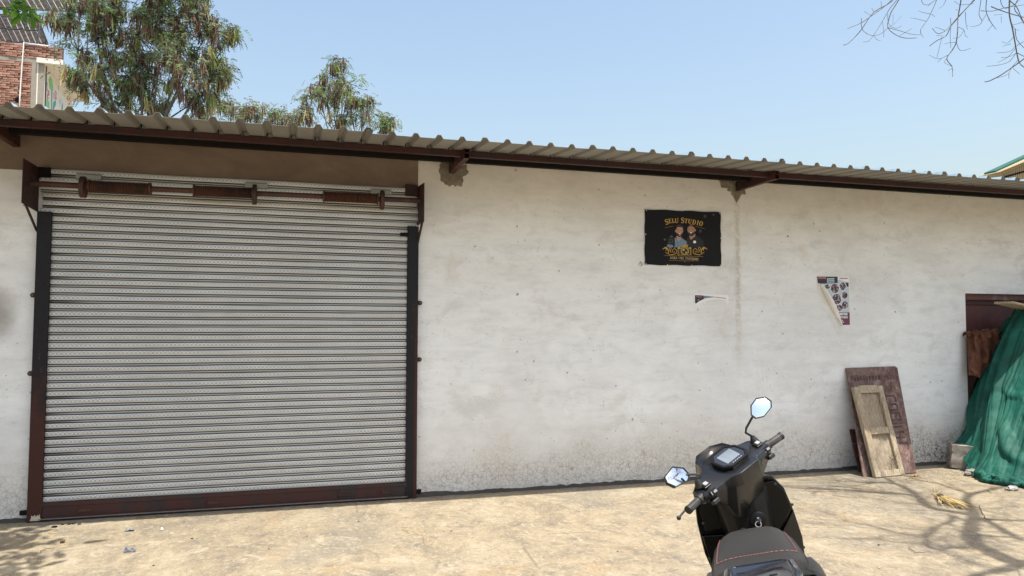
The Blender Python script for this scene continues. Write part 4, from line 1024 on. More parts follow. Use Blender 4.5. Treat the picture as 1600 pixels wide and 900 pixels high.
mirror(1058, 745, 0, 0, (-.205, .008, .055), 0, .0, [(-20, 0), (-8, -16), (10, -14), (20, -3.5), (18, 6), (-2, 16.5), (-16, 10)], (.62, -.02, .62), [(1095, 744), (1090, 741.5), (1082, 741), (1072, 742)])
mirror(1189, 637.5, 0, 0, (.205, .008, .055), 0, .0, [(-16.5, -4), (-8, -15.5), (7, -17.5), (16.5, -11), (17, -1), (5, 14), (-9, 17), (-16, 11)], (-.2, -.8, .55), [(1165, 676), (1166, 669), (1176, 651)])
# steering column, fork, front wheel, mudguard
b = MB(); b.tube([(0, 0, -.10), (0, 0, -.40)], .03, 12); b.box(-.075, .075, -.03, .03, -.44, -.40); 
down = lambda d, y=0: Vector((0, y, -d))
MF = BODY @ Matrix.Translation((0, 0, HZ)) @ Matrix.Rotation(TURN, 4, AXIS) @ Matrix.Rotation(RAKE, 4, 'X')
b.tube([(.07, .0, -.42), (.07, .035, -.745)], .02, 10); b.tube([(-.07, .0, -.42), (-.07, .035, -.745)], .02, 10); S_(b, 'front_fork', DARKM, M4=MF, smooth=R(40))
def wheel(c, rad, w_, M4, name='wheel'):
    b = MB(); n = 40; rings = []
    for i in range(n):
        a_ = 2*math.pi*i/n; L = []
        for k in range(12):
            q = 2*math.pi*k/12; rr = rad-w_*.55+w_*.55*math.cos(q); L.append(Vector((c[0]+w_*.5*math.sin(q), c[1]+rr*math.cos(a_), c[2]+rr*math.sin(a_))))
        rings.append(L)
    rings.append(rings[0]); b.loft(rings, caps=False); wo_ = S_(b, name, RUB, M4=M4, smooth=True)
    b = MB(); ri = rad-w_*1.0
    for x in (-.03, .03):
        pass
    b.tube([(c[0]-w_*.35, c[1], c[2]), (c[0]-w_*.30, c[1], c[2]), (c[0]+w_*.30, c[1], c[2]), (c[0]+w_*.35, c[1], c[2])], [ri*.9, ri, ri, ri*.9], 32); b.tube([(c[0]-.06, c[1], c[2]), (c[0]+.06, c[1], c[2])], .03, 12)
    for k in range(5):
        a_ = 2*math.pi*k/5; b.tube([(c[0]+w_*.36, c[1]+.03*math.cos(a_), c[2]+.03*math.sin(a_)), (c[0]+w_*.37, c[1]+ri*math.cos(a_), c[2]+ri*math.sin(a_))], .012, 6)
    S_(b, 'rim', DARKM, wo_, M4=M4, smooth=R(40))
# steering frame has z up along the raked axis: hub below the bars
wheel((0, .045, -.745), .215, .09, MF)
b = MB(); rings = []
for i in range(13):
    a_ = R(-10+170*i/12); rr = .238; w2 = .062*(1-.15*abs(i-6)/6)
    c_ = Vector((0, .045+rr*math.cos(a_), -.745+rr*math.sin(a_))); o_ = Vector((0, math.cos(a_), math.sin(a_)))
    rings.append([c_+Vector((-w2, 0, 0))-o_*.05, c_+Vector((-w2, 0, 0))-o_*.01, c_+Vector((-w2*.6, 0, 0))+o_*.012, c_+Vector((w2*.6, 0, 0))+o_*.012, c_+Vector((w2, 0, 0))-o_*.01, c_+Vector((w2, 0, 0))-o_*.05])
b.loft(rings, closed=False, caps=False); S_(b, 'front_mudguard', GLOSS, M4=MF, smooth=R(50))
# leg shield and apron
out_ = [(-.10, .872), (.10, .872), (.165, .868), (.205, .80), (.222, .70), (.226, .54), (.205, .40), (.15, .31), (-.15, .31), (-.215, .40), (-.238, .54), (-.236, .70), (-.222, .80), (-.17, .862)]
def shy(z): return .085+(.87-z)*.20
b = MB(); b.loft([[Vector((x*.985, shy(z)-.018+abs(x)*.10, z*.997)) for x, z in out_], [Vector((x, shy(z)+abs(x)*.08, z)) for x, z in out_], [Vector((x*.80, shy(z)+.085-abs(x)*.12, z)) for x, z in out_], [Vector((x*.42, shy(z)+.16-abs(x)*.15, .2+z*.74)) for x, z in out_]])
S_(b, 'leg_shield', GLOSS, bevel=.002, seg=1, smooth=R(18))
# column cover between the knees
b = MB(); L = []
for z, w2, yy_ in ((.33, .10, .05), (.45, .085, .045), (.60, .085, .025), (.74, .098, .020), (.82, .10, .035), (.868, .085, .065)):
    y0 = shy(z)-.02; L.append([Vector((-w2-.03, y0, z)), Vector((-w2, yy_+.02, z)), Vector((-w2*.55, yy_-.012, z)), Vector((w2*.55, yy_-.012, z)), Vector((w2, yy_+.02, z)), Vector((w2+.03, y0, z))])
b.loft(L); S_(b, 'column_cover', TEXT, bevel=.004, seg=2, smooth=R(30))
# inner shield facets: pocket lids and glossy lower wings
def facet(pts, name, mat, th=.010):
    b = MB(); P = [Vector((x, shy(z)-.022+abs(x)*.10, z)) for x, z in pts]; b.prism(P, (0, -th, 0)); return S_(b, name, mat, bevel=.003, seg=2)
facet([(-.205, .775), (-.135, .835), (-.118, .66), (-.205, .655)], 'pocket_lid', TEXT)
facet([(-.225, .635), (-.120, .625), (-.105, .46), (-.215, .42)], 'wing_panel', GLOSS)
facet([(.120, .845), (.165, .845), (.205, .78), (.212, .70), (.115, .58)], 'pocket_lid', TEXT)
facet([(.222, .69), (.118, .555), (.105, .46), (.218, .42), (.232, .55)], 'wing_panel', mat_satin('speckled_black_panel', (.010, .010, .010), .3))
b = MB()
for x, z in ((-.205, .70), (.17, .83), (.222, .715), (.226, .50), (-.22, .52), (.075, .80)):
    b.tube([(x, shy(z)-.036+abs(x)*.1, z), (x, shy(z)-.030+abs(x)*.1, z)], .0065, 10)
S_(b, 'trim_screws', DARKM, kind='stuff')
# lock, key and key tag
KX, KY, KZ = .052, .000, .700
b = MB(); b.tube([(KX, KY+.02, KZ), (KX, KY, KZ), (KX, KY-.004, KZ)], [.036, .036, .031], 20); lk = S_(b, 'ignition_lock', TEXT, smooth=R(40))
b = MB(); b.tube([(KX, KY-.004, KZ), (KX, KY-.012, KZ)], .014, 16); b.box(KX-.004, KX+.004, KY-.04, KY-.012, KZ-.010, KZ+.010)
ring_ = [Vector((KX-.006+.013*math.cos(a_), KY-.034, KZ-.012+.013*math.sin(a_))) for a_ in np.linspace(0, 6.283, 16)]; b.tube(ring_, .0022, 6); S_(b, 'key', CHROME, lk, smooth=R(40))
TZ = BODY.inverted()
b = MB(); p0 = BODY @ Vector((KX-.004, KY-.036, KZ-.025)); b.tube([p0, p0+Vector((0, 0, -.03))], .0022, 5); b.cur = 1; b.tube([p0+Vector((0, 0, -.028)), p0+Vector((.001, 0, -.058))], .0055, 8); b.cur = 0; b.tube([p0+Vector((0, 0, -.058)), p0+Vector((0, 0, -.085))], .003, 6)
S_(b, 'key_tag', [CHROME, plain('red_key_tag', (.30, .02, .02), .35)], lk, M4=Matrix())
b = MB(); b.tube([(-.03, .015, .655), (-.03, -.005, .655)], .018, 14); b.tube([(-.03, -.005, .655), (-.03, -.02, .650), (-.03, -.024, .635)], .005, 6); S_(b, 'bag_hook', RUB, smooth=R(40))
# floorboard and body
b = MB(); b.loft([[Vector((x, y, z)) for x, z in ((-.17, .27), (.17, .27), (.20, .32), (.17, .335), (-.17, .335), (-.20, .32))] for y in (.16, .0, -.40)]); S_(b, 'floorboard', TEXT, bevel=.004)
def bsec(y, w2, z0, z1, sh_=.6): return [Vector((-w2*.55, y, z0)), Vector((w2*.55, y, z0)), Vector((w2*.95, y, z0+(z1-z0)*.35)), Vector((w2, y, z0+(z1-z0)*.75)), Vector((w2*sh_, y, z1)), Vector((-w2*sh_, y, z1)), Vector((-w2, y, z0+(z1-z0)*.75)), Vector((-w2*.95, y, z0+(z1-z0)*.35))]
b = MB(); b.loft([bsec(-.37, .12, .30, .70), bsec(-.45, .155, .30, .735), bsec(-.65, .165, .34, .74), bsec(-.85, .178, .44, .745), bsec(-1.0, .185, .50, .75), bsec(-1.15, .175, .56, .76), bsec(-1.30, .155, .62, .80), bsec(-1.42, .09, .68, .80)])
S_(b, 'rear_body', GLOSS, bevel=.004, seg=2, smooth=R(32))
# angular shoulder panels beside the seat tail
for s_ in (-1, 1):
    b = MB(); b.loft([[Vector((s_*x, y, z)) for x, z in ((.14, .64), (.14, z1-.01), (.178, z1-.01), (.204, z1-.045), (.211, .64))] for y, z1 in ((-.80, .745), (-.88, .785), (-1.12, .80), (-1.30, .785))])
    sp = S_(b, 'tail_panel', SATIN, bevel=.005, seg=2, smooth=R(30))
    b = MB(); P = [(s_*.236, y, z) for y, z in ((-.95, .765), (-1.02, .735), (-1.10, .775))]
    b.tube([(s_*.212, -.98, .690), (s_*.202, -1.06, .745)], .004, 5); b.tube([(s_*.213, -1.14, .69), (s_*.204, -1.24, .742)], .004, 5)
    S_(b, 'silver_stripe', plain('silver_sticker', (.75, .75, .75), .25), sp)
b = MB(); b.box(-.07, .07, -1.435, -1.40, .715, .765); S_(b, 'tail_light', plain('red_lens', (.25, .01, .01), .15), bevel=.006)
b = MB(); b.loft([[Vector((x, -1.38, z)) for x, z in ((-.06, .68), (.06, .68), (.06, .70), (-.06, .70))], [Vector((x, -1.52, z)) for x, z in ((-.08, .42), (.08, .42), (.08, .44), (-.08, .44))]]); S_(b, 'rear_mudguard', TEXT)
b = MB(); b.box(-.14, .14, -1.495, -1.488, .50, .62); S_(b, 'number_plate', plain('white_plate', (.7, .7, .68), .4), bevel=.002)
# seat
prof = [(-.375, .045, .715, .70), (-.395, .075, .755, .70), (-.43, .108, .785, .70), (-.50, .134, .800, .70), (-.60, .154, .800, .70), (-.72, .165, .795, .705), (-.85, .170, .800, .715), (-.95, .168, .812, .725), (-1.03, .155, .820, .735), (-1.09, .138, .815, .745), (-1.13, .115, .80, .755), (-1.145, .07, .775, .765)]
def sx(w2, zt, zb, k):
    """point k of the seat section"""
    a_ = math.pi*k/20; cx = math.cos(a_); sx_ = math.sin(a_)
    e = .48
    return (w2*math.copysign(abs(cx)**e, cx), zb+(zt-zb)*abs(sx_)**.55)
b = MB(); rings = []
for y, w2, zt, zb in prof:
    L = [Vector((sx(w2, zt, zb, k)[0], y, sx(w2, zt, zb, k)[1])) for k in range(21)]+[Vector((-w2*.8, y, zb-.01)), Vector((w2*.8, y, zb-.01))]; rings.append(L)
b.loft(rings)
mv = M('grained_seat_vinyl'); x_, y_, z_ = mv.xyz(); fv = mv.noise(6, 5, .6)
mv.bump(mv.vor(240, 'F1'), .0006, .6)
seat = S_(b, 'seat', mv.out(mv.mix(fv, (.017, .016, .015), (.030, .028, .026)), .50, spec=.35), smooth=R(60), subsurf=1)
# carbon-look side strip: fine diagonal ribs standing on the flank
def seat_pt(y, k, off=.002):
    for i in range(len(prof)-1):
        y0, y1 = prof[i][0], prof[i+1][0]
        if y <= y0 and y >= y1:
            f = (y0-y)/(y0-y1); a_ = [prof[i][j]*(1-f)+prof[i+1][j]*f for j in range(4)]; x, z = sx(a_[1], a_[2], a_[3], k); return Vector((x*1.012, y, z+off))
    x, z = sx(*prof[-1][1:], k); return Vector((x, y, z+off))
rb = MB()
for s_ in (0, 1):
    for i in range(46):
        y0 = -.44-i*.0145; ks = (3.0, 2.0, 1.0, .4) if s_ == 0 else (17, 18, 19, 19.6)
        rb.tube([seat_pt(y0-.012*j, k, .001) for j, k in enumerate(ks)], .0018, 3, cap=False)
for i in range(26):
    x = -.125+i*.010; rb.tube([seat_pt(y_, 10-x*60, .001) for y_ in (-.985, -1.03, -1.07)], .0018, 3, cap=False)
S_(rb, 'ribbed_flank', plain('carbon_look_vinyl', (.030, .028, .025), .42), seat, kind='stuff')
st = MB()
for off in (0, .006):
    L = [seat_pt(y, 5.2+off*30, .0035) for y in np.linspace(-.58, -.83, 18)]; Rr = [seat_pt(y, 14.8-off*30, .0035) for y in np.linspace(-.55, -.81, 16)]
    cross = [Vector((x, -1.035+off-.055*((.09-x)/.2)*0, 0)) for x in np.linspace(.10, -.10, 12)]
    cr2 = []
    for i, c_ in enumerate(cross):
        t = i/11; k = 5.4+t*9.2; cr2.append(seat_pt(-.86+off, k, .0035))
    path = L+cr2+Rr[::-1]
    for i in range(0, len(path)-1):
        p, q = path[i], path[i+1]; n = max(1, int((q-p).length/.011))
        for k in range(n): st.tube([p.lerp(q, (k+.1)/n), p.lerp(q, (k+.75)/n)], .0009, 4)
S_(st, 'red_stitching', plain('red_thread', (.22, .075, .07), .8), seat)
# grab rail
b = MB()
def gr_(s, z): return [Vector((x*s*1.04, y-.045, z-.012)) for x, y in ((-.106, -1.105), (-.09, -1.09), (.09, -1.09), (.106, -1.105), (.115, -1.22), (.095, -1.29), (.05, -1.315), (-.05, -1.315), (-.095, -1.29), (-.115, -1.22))]
b.loft([gr_(.97, .846), gr_(1.0, .852), gr_(1.0, .866), gr_(.96, .872), gr_(.80, .872), gr_(.78, .868)]); rail = S_(b, 'grab_rail', plain('glossy_navy_black', (.012, .014, .022), .16, coat=.4), bevel=.002, seg=2, smooth=R(35))
b = MB()
for x, y in ((-.06, -1.15), (.0, -1.15), (.06, -1.15), (-.035, -1.21), (.035, -1.21), (0, -1.26)): b.box(x-.012, x+.012, y-.049, y-.041, .8555, .8572)
S_(b, 'slots', plain('slot_black', (.003, .003, .003), .9), rail, kind='stuff')
for s_ in (-1, 1):
    b = MB(); b.loft([[Vector((s_*(.092+dx), -1.20+dy, .836)) for dx, dy in ((0, -.03), (.016, -.03), (.016, .03), (0, .03))], [Vector((s_*(.145+dx), -1.12+dy, .80)) for dx, dy in ((0, -.02), (.016, -.02), (.016, .02), (0, .02))], [Vector((s_*(.165+dx), -1.05+dy, .755)) for dx, dy in ((0, -.02), (.016, -.02), (.016, .02), (0, .02))]]); S_(b, 'rail_arm', TEXT, rail, smooth=R(40))
wheel((0, -.94, .215), .215, .10, BODY)
b = MB(); b.loft([[Vector((x, y, z)) for x, z in ((-.15, .17), (-.06, .17), (-.06, .32), (-.15, .32))] for y in (-.42, -.70, -.98)]); S_(b, 'engine_case', DARKM, bevel=.015, seg=2)
b = MB(); b.tube([(.12, -.45, .17), (.13, -.80, .22), (.13, -1.15, .30)], [.02, .05, .055], 14); S_(b, 'exhaust', DARKM, smooth=R(40))
ftp = BODY.inverted() @ (Vector((0, 0, 0))); 
b = MB(); p0 = BODY @ Vector((-.13, -.35, .24)); p1 = Vector((p0.x-.14, p0.y+.06, .012)); b.tube([p0, p1, p1+Vector((-.03, .0, -.004))], [.011, .010, .014], 8); S_(b, 'side_stand', DARKM, M4=Matrix(), smooth=R(40))
# ================================================================== SMALL THINGS IN THE YARD
STRAW = plain('dry_straw', (.50, .36, .14), .85, var=.4, scale=60); TWIG = plain('dead_twig', (.12, .085, .06), .9, var=.4, scale=40)
br = empty('straw_broom_head', tuple(G(1488, 787)), 'bundle of dry yellow straw, a broom end, lying in the tree shadow', 'straw bundle')
A0 = G(1462, 778); B0 = G(1508, 796); b = MB()
for i in range(95):
    t = random.random(); s = (B0-A0); side = Vector((-s.y, s.x, 0)).normalized()
    p = A0+side*random.gauss(0, .010)+Vector((0, 0, .018+random.random()*.02)); q = A0+s*random.uniform(.55, 1.08)+side*random.gauss(0, .055)+Vector((0, 0, .006+random.random()*.022))
    b.cur = i % 3; b.tube([p, p.lerp(q, .5)+side*random.gauss(0, .012)+Vector((0, 0, .008)), q], .0026, 3, cap=False)
build(b, 'bristles', [STRAW, plain('brown_straw', (.20, .14, .055), .9), plain('pale_straw', (.58, .46, .22), .8)], br, kind='stuff')
b = MB(); pA = A0.lerp(B0, .10)+Vector((0, 0, .025)); pB = A0.lerp(B0, .2)+Vector((0, 0, .025)); b.tube([pA, pB], [.026, .030], 10); build(b, 'binding', plain('string_binding', (.10, .075, .05), .9), br)
b = MB()
for q in ((1455, 768), (1470, 770), (1459, 762)): b.tube([A0+Vector((0, 0, .02)), G(*q)+Vector((0, 0, .03))], .002, 3)
build(b, 'stray_stems', STRAW, br)
def twig_path(pts, name, label, rad=.0035, mat=TWIG):
    P = [G(*p)+Vector((0, 0, .006+.01*random.random())) for p in pts]; Q = []
    for p, q in zip(P, P[1:]):
        for k in range(4): Q.append(p.lerp(q, k/4)+Vector((random.gauss(0, .004), random.gauss(0, .004), random.random()*.004)))
    Q.append(P[-1]); b = MB(); b.tube(Q, [rad*(1-.5*i/len(Q)) for i in range(len(Q))], 5)
    build(b, name, mat, label=label, cat='twig')
twig_path([(1419, 858), (1432, 866), (1445, 867)], 'twig', 'short curved dark twig alone in the right foreground')
twig_path([(1530, 791), (1536, 805), (1540, 814), (1549, 816)], 'twig', 'forked twig lying in the shadow right of the straw bundle')
twig_path([(1542, 766), (1549, 772)], 'twig', 'tiny straight twig near the foot of the green net')
twig_path([(62, 864), (72, 860), (86, 858)], 'twig', 'pale curved stalk beside the leaf shadow at the bottom left')
twig_path([(76, 834), (89, 834)], 'twig', 'tiny pale stalk just below the left end of the shutter rail', mat=STRAW)
twig_path([(1301, 776), (1320, 779), (1339, 780)], 'twig', 'thin reddish stalk in front of the bleached shutter leaf', .002)
twig_path([(1364, 775), (1384, 780)], 'twig', 'thin stalk between the shutter leaf and the straw bundle', .002)
def scrap(px, py, w_, h_, mat, name, label, cat, seed):
    c = G(px, py); b = MB(); r = random.Random(seed); n = 9; N2 = 6
    rings = []
    for i in range(N2+1):
        L = []
        for j in range(N2+1):
            x = (i/N2-.5)*w_; y = (j/N2-.5)*h_; L.append(Vector((c.x+x+r.gauss(0, w_*.04), c.y+y+r.gauss(0, h_*.05), .004+abs(r.gauss(0, .010)))))
        rings.append(L)
    b.loft(rings, caps=False, closed=False); build(b, name, mat, label=label, cat=cat)
scrap(203, 829.5, .060, .045, plain('silver_wrapper', (.20, .20, .22), .4, .2, .8, 90), 'wrapper', 'crumpled silver grey wrapper in front of the shutter', 'wrapper', 1)
scrap(203, 862.5, .075, .022, plain('blue_wrapper', (.11, .13, .20), .4, 0, .7, 60), 'wrapper', 'small blue and white wrapper near the bottom left', 'wrapper', 2)
scrap(253, 829, .018, .018, K['white'], 'paper_scrap', 'tiny white paper scrap right of the silver wrapper', 'paper scrap', 3)
scrap(1430, 744.5, .10, .045, plain('dry_leaf', (.36, .22, .10), .8, var=.4), 'dry_leaf', 'curled dry leaf at the foot of the large reddish board', 'dry leaf', 4)
scrap(98, 848, .03, .04, plain('brown_leaf', (.16, .09, .04), .8), 'dry_leaf', 'small brown leaf at the edge of the leaf shadow, bottom left', 'dry leaf', 6)
# worn hollows in the concrete filled with yellow grit
GRIT = plain('yellow_grit', (.30, .24, .155), .95, var=.75, scale=45, bump=.01)
def hollow(pts, label, seed):
    b = MB(); P = [G(*p) for p in pts]; c = sum(P, Vector())/len(P)
    o = [];
    for i, p in enumerate(P):
        q = P[(i+1) % len(P)]
        for k in range(4):
            r = p.lerp(q, k/4); d = (r-c); o.append(c+d*(1+.22*noise.noise(Vector((r.x*30, r.y*30, seed)))))
    b.loft([[Vector((p.x, p.y, .001)) for p in o], [Vector((p.x, p.y, .0)).lerp(Vector((c.x, c.y, 0)), .12)+Vector((0, 0, .007+.006*noise.noise(p*40))) for p in o], [Vector((p.x, p.y, 0)).lerp(Vector((c.x, c.y, 0)), .6)+Vector((0, 0, .010+.006*noise.noise(p*30))) for p in o]]); build(b, 'grit_patch', GRIT, kind='stuff', label=label)
hollow([(629, 829), (640, 823), (655, 823), (664, 830), (655, 836), (640, 835)], 'yellow gritty patch on the concrete', 1); hollow([(660, 839), (670, 839), (679, 848), (672, 855), (662, 851)], 'smaller gritty patch', 2)
pb = MB()
for i in range(900):
    x = random.uniform(-2.4, 8); y = -random.random()**1.5*3.8-.03; r = random.uniform(.0015, .005)*(1.6 if random.random() < .06 else 1)
    pb.sphere((x, y, r*.5), (r, r*random.uniform(.6, 1.2), r*.7), 5, 3)
for i in range(260):
    x = 6.9+random.gauss(0, .45); y = -.35-abs(random.gauss(0, .25)); r = random.uniform(.003, .011); pb.sphere((x, y, r*.4), (r, r*.8, r*.6), 5, 3)
dk = MB()
for px, py, r in ((85, 824, .018), (98, 820, .010), (108, 819.5, .012), (114, 819, .010), (124, 819.5, .011), (300, 842, .008), (420, 858, .006), (560, 815, .007), (705, 830, .006), (905, 800, .006), (1373, 852, .008), (965, 862, .006), (240, 884, .007), (480, 838, .006)):
    c = G(px, py); dk.sphere((c.x, c.y, r*.3), (r*1.3, r, r*.5), 7, 4)
build(dk, 'dark_crumbs', BLACKSTEEL, kind='stuff', label='dark crumbs and specks on the concrete')
build(pb, 'gravel_crumbs', plain('crumb_stone', (.42, .36, .27), .95, var=.4, scale=8), kind='stuff', label='loose grit and crumbs on the concrete yard')
# ================================================================== HOUSES BEHIND
D1 = 24.0
def A_(px, py, d=D1): return AT(px, py, d)
# brick house behind the left end: wall plane parallel to the shed
hp = A_(30, 120); HY = hp.y
def HW(px, py, y=HY): return on(px, py, 1, y)
pA = HW(-200, 72); pB = HW(51, 72); pC = HW(70, 90); zt = HW(30, 68).z; zpar = HW(30, 88).z
house = empty('brick_house', (pB.x, HY, 0), 'unplastered brick house with painted side wall behind the left end of the shed', 'house')
b = MB(); b.box(pB.x-7, pB.x-1.6, HY+.021, HY+6, 0, zt); b.box(pB.x-1.599, pC.x-.01, HY+.02, HY+.3, 0, zt) 
def mat_housewall(xc):
    m = M('brick_and_mortar_wall'); x, y, z = m.xyz(); bt = m.n('ShaderNodeTexBrick')
    cb = m.n('ShaderNodeCombineXYZ'); m.put(cb.inputs[0], m.ma('ADD', x, y)); m.put(cb.inputs[1], z); m.put(bt.inputs['Vector'], cb.outputs[0])
    bt.inputs['Color1'].default_value = (.30, .15, .11, 1); bt.inputs['Color2'].default_value = (.22, .10, .075, 1); bt.inputs['Mortar'].default_value = (.085, .072, .06, 1)
    bt.inputs['Scale'].default_value = 1; bt.inputs['Brick Width'].default_value = .235; bt.inputs['Row Height'].default_value = .0762; bt.inputs['Mortar Size'].default_value = .008
    m.bump(bt.outputs['Fac'], .01, -1)
    return m.out(m.mix(m.step(x, xc-.01, xc), bt.outputs['Color'], (.085, .072, .06)), .96, spec=.15)
core = build(b, 'wall', mat_housewall(HW(-12, 100).x), house)
zlow = HW(30, 172).z; cz = .0762; bw = .235
bmz = MB(); bmz.box(-.112, .112, -.05, .05, -.031, .031)
def brickmesh(seed):
    r = random.Random(seed); b = MB(); b.box(-.110, .110, -.03, .03, -.031, .031); b.v = [(x+r.gauss(0, .005), y+r.gauss(0, .004), z+r.gauss(0, .0035)) for x, y, z in b.v]
    me = bpy.data.meshes.new('brick'); me.from_pydata(b.v, [], b.f); me.materials.append(BRICK); return me
BM = [brickmesh(i) for i in range(9)]
xl = HW(-14, 100).x; rows = int((zt-zlow)/cz)+1; nb = 0
for r in range(rows):
    z = zt-cz*(r+.5)
    if zpar-.17 < z < zpar-.02: continue       # concrete band under the parapet
    right = HW(98, 80).x if z > zpar-.02 else pB.x
    x = right-.12-(bw/2 if r % 2 else 0)
    if r % 2 and nb < 296:
        o = bpy.data.objects.new('brick', BM[r % 9]); COL.objects.link(o); o.parent = core; nb += 1; o.scale = (.48, 1, 1); o.location = Vector((right-.06, HY, z))
    while x > xl:
        if nb < 296:
            o = bpy.data.objects.new('brick', BM[random.randrange(9)]); COL.objects.link(o); o.parent = core; nb += 1
            o.location = Vector((x+random.gauss(0, .006), HY+random.uniform(-.014, .012), z+random.gauss(0, .004))); o.rotation_euler = (0, random.gauss(0, .012), random.gauss(0, .02))
        x -= bw
b = MB(); b.box(pB.x-7, HW(100, 90).x, HY-.012, HY+.08, zpar-.17, zpar-.03); build(b, 'concrete_band', CONCRETE, house)
b = MB(); b.box(pB.x, pC.x, HY-.03, HY+.02, 0, zpar-.17); build(b, 'concrete_column', CONCRETE, house)
b = MB(); b.box(pC.x, HW(98, 80).x, HY+.02, HY+.12, zpar-.03, zt); build(b, 'parapet_end', MORTAR, house)
# painted side wall running back from the column, under a slab
sx0 = pC.x; P1 = HW(70, 100); far = on(112, 150, 0, sx0+.02) if False else None
SL = MB(); yb = HY+5.8
# side wall seen obliquely: it runs back and to the right
q0 = Vector((sx0, HY-.02, 0)); q1 = Vector((A_(113, 150, 28).x, A_(113, 150, 28).y, 0))
dirv = (q1-q0); nL = dirv.length; dirv.normalize(); nv = Vector((dirv.y, -dirv.x, 0)); ztop = zpar-.18
T = Matrix.Translation(q0) @ Matrix((dirv, -nv, Vector((0, 0, 1)))).transposed().to_4x4()
b = MB(); b.box(0, nL, 0, .2, 0, ztop, T=T); side = build(b, 'side_wall', PALE, house)
b = MB(); b.box(-.1, nL+.3, -.55, .2, ztop+.002, ztop+.16, T=T); build(b, 'roof_slab', PALE, house)
# mural of plants on the side wall
mu = MB(); cols = [plain('mural_'+n, c, .9, var=.1) for n, c in dict(green=(.22, .48, .20), teal=(.08, .36, .32), pink=(.55, .18, .22), sky=(.38, .58, .62)).items()]
def mw(px, py):
    r = ray(px, py); den = r.dot(nv); p = CAM+r*((q0-CAM).dot(nv)/den); return p+nv*.004
def mpoly(pts, c): mu.cur = c; mu.face([mw(*p) for p in pts])
def me_(cx, cy, rx, ry, c, n=10): mpoly([(cx+rx*math.cos(6.283*i/n), cy+ry*math.sin(6.283*i/n)) for i in range(n)], c)
mpoly([(76, 124), (79, 119), (81, 124), (83, 135), (83, 142), (80, 143), (77, 136)], 0); mpoly([(73, 152), (77, 160), (77, 170), (72, 170)], 0)
mpoly([(80, 143), (82, 143), (81, 172), (79.5, 172)], 1); mpoly([(83, 160), (87, 156), (87.5, 163), (84, 171), (82, 170)], 1)
for i in range(14): me_(75+random.uniform(-1.5, 1.5), 146+random.uniform(-7, 8), .8, 1.6, 2, 6); me_(86+random.uniform(-2, 2), 149+random.uniform(-6, 7), .8, 1.6, 2, 6)
for i in range(10): me_(108+random.uniform(-3, 3), 157+random.uniform(-5, 6), .7, 1.4, 2, 6)
mpoly([(92, 155), (95, 153), (96, 160), (94, 165), (92, 160)], 3); mpoly([(96, 166), (98, 160), (98, 172), (96, 172)], 1)
mpoly([(91, 133), (91.8, 133), (91.6, 141), (91, 141)], 1); mpoly([(73, 128), (74, 128), (74, 137), (73, 137)], 1)
build(mu, 'plant_mural', cols, side, recalc=False)
# white waste pipe
b = MB(); pp = [HW(75, 72, HY-.06), HW(37.5, 66.5, HY-.06), HW(31, 150, HY-.06), HW(30, 190, HY-.06)]; b.tube(pp, .022, 8); build(b, 'white_pipe', plain('white_pvc', (.75, .74, .72), .4), house, smooth=True)
b = MB(); b.tube([HW(28, 156, HY-.001), HW(28, 156, HY-.045)], .09, 10); build(b, 'wall_hole', BLACKSTEEL, house)
# solar panels on a frame above the house
PV = M('solar_cells'); xs_ = PV.noise(3, 3); PVM = PV.out(PV.mix(xs_, (.014, .012, .016), (.040, .034, .036)), .5, spec=.25)
BACK = mat_leaf('translucent_backsheet', (.70, .70, .70), (.8, .8, .8), .6)
ALU = plain('panel_aluminium', (.42, .42, .42), .5, .3); 
def solar(c00, c10, c01, nx, ny, label):
    c00, c10, c01 = map(Vector, (c00, c10, c01)); u = (c10-c00)/nx; v = (c01-c00)/ny; n = u.cross(v).normalized()
    if n.z > 0: n = -n
    root = empty('solar_array', tuple(c00), label, 'solar panels')
    for i in range(nx):
        for j in range(ny):
            o0 = c00+u*i+v*j; b = MB(); e = .02
            b.prism([o0+u*e+v*e, o0+u*(1-e)+v*e, o0+u*(1-e)+v*(1-e), o0+u*e+v*(1-e)], -n*.006); pn = build(b, 'solar_panel', BACK, root)
            b = MB()
            for k in range(6):
                for l in range(10):
                    a0, a1, b0, b1 = (k+.5-.45)/6, (k+.5+.45)/6, (l+.5-.45)/10, (l+.5+.45)/10
                    f = lambda q: e+(1-2*e)*q
                    b.face([o0+u*f(x)+v*f(y)+n*.004 for x, y in ((a0, b0), (a1, b0), (a1, b1), (a0, b1))])
            build(b, 'solar_cells', PVM, pn, kind='stuff')
    b = MB()
    for i in range(nx+1): b.tube([c00+u*i+n*.02, c00+u*i+v*ny+n*.02], .028, 4)
    for j in range(ny+1): b.tube([c00+v*j+n*.02, c00+v*j+u*nx+n*.02], .028, 4)
    for i in (0, nx):
        p = c00+u*i+v*.3; b.tube([p, Vector((p.x, p.y, zt-.1))], .03, 6); p = c00+u*i+v*(ny-.3); b.tube([p, Vector((p.x, p.y, zt-.1))], .03, 6)
    build(b, 'rack', plain('rack_steel', (.10, .10, .105), .6, .4), root)
solar(A_(-92, 58, 27.0), A_(75, 68, 27.0), A_(-125, 14, 24.6), 3, 2, 'large tilted solar panels on the brick house roof, lower row')
solar(A_(-40, 10, 31.0), A_(141, 19, 31.0), A_(-75, -34, 28.4), 3, 2, 'upper row of solar panels behind, partly hidden by the podded tree')
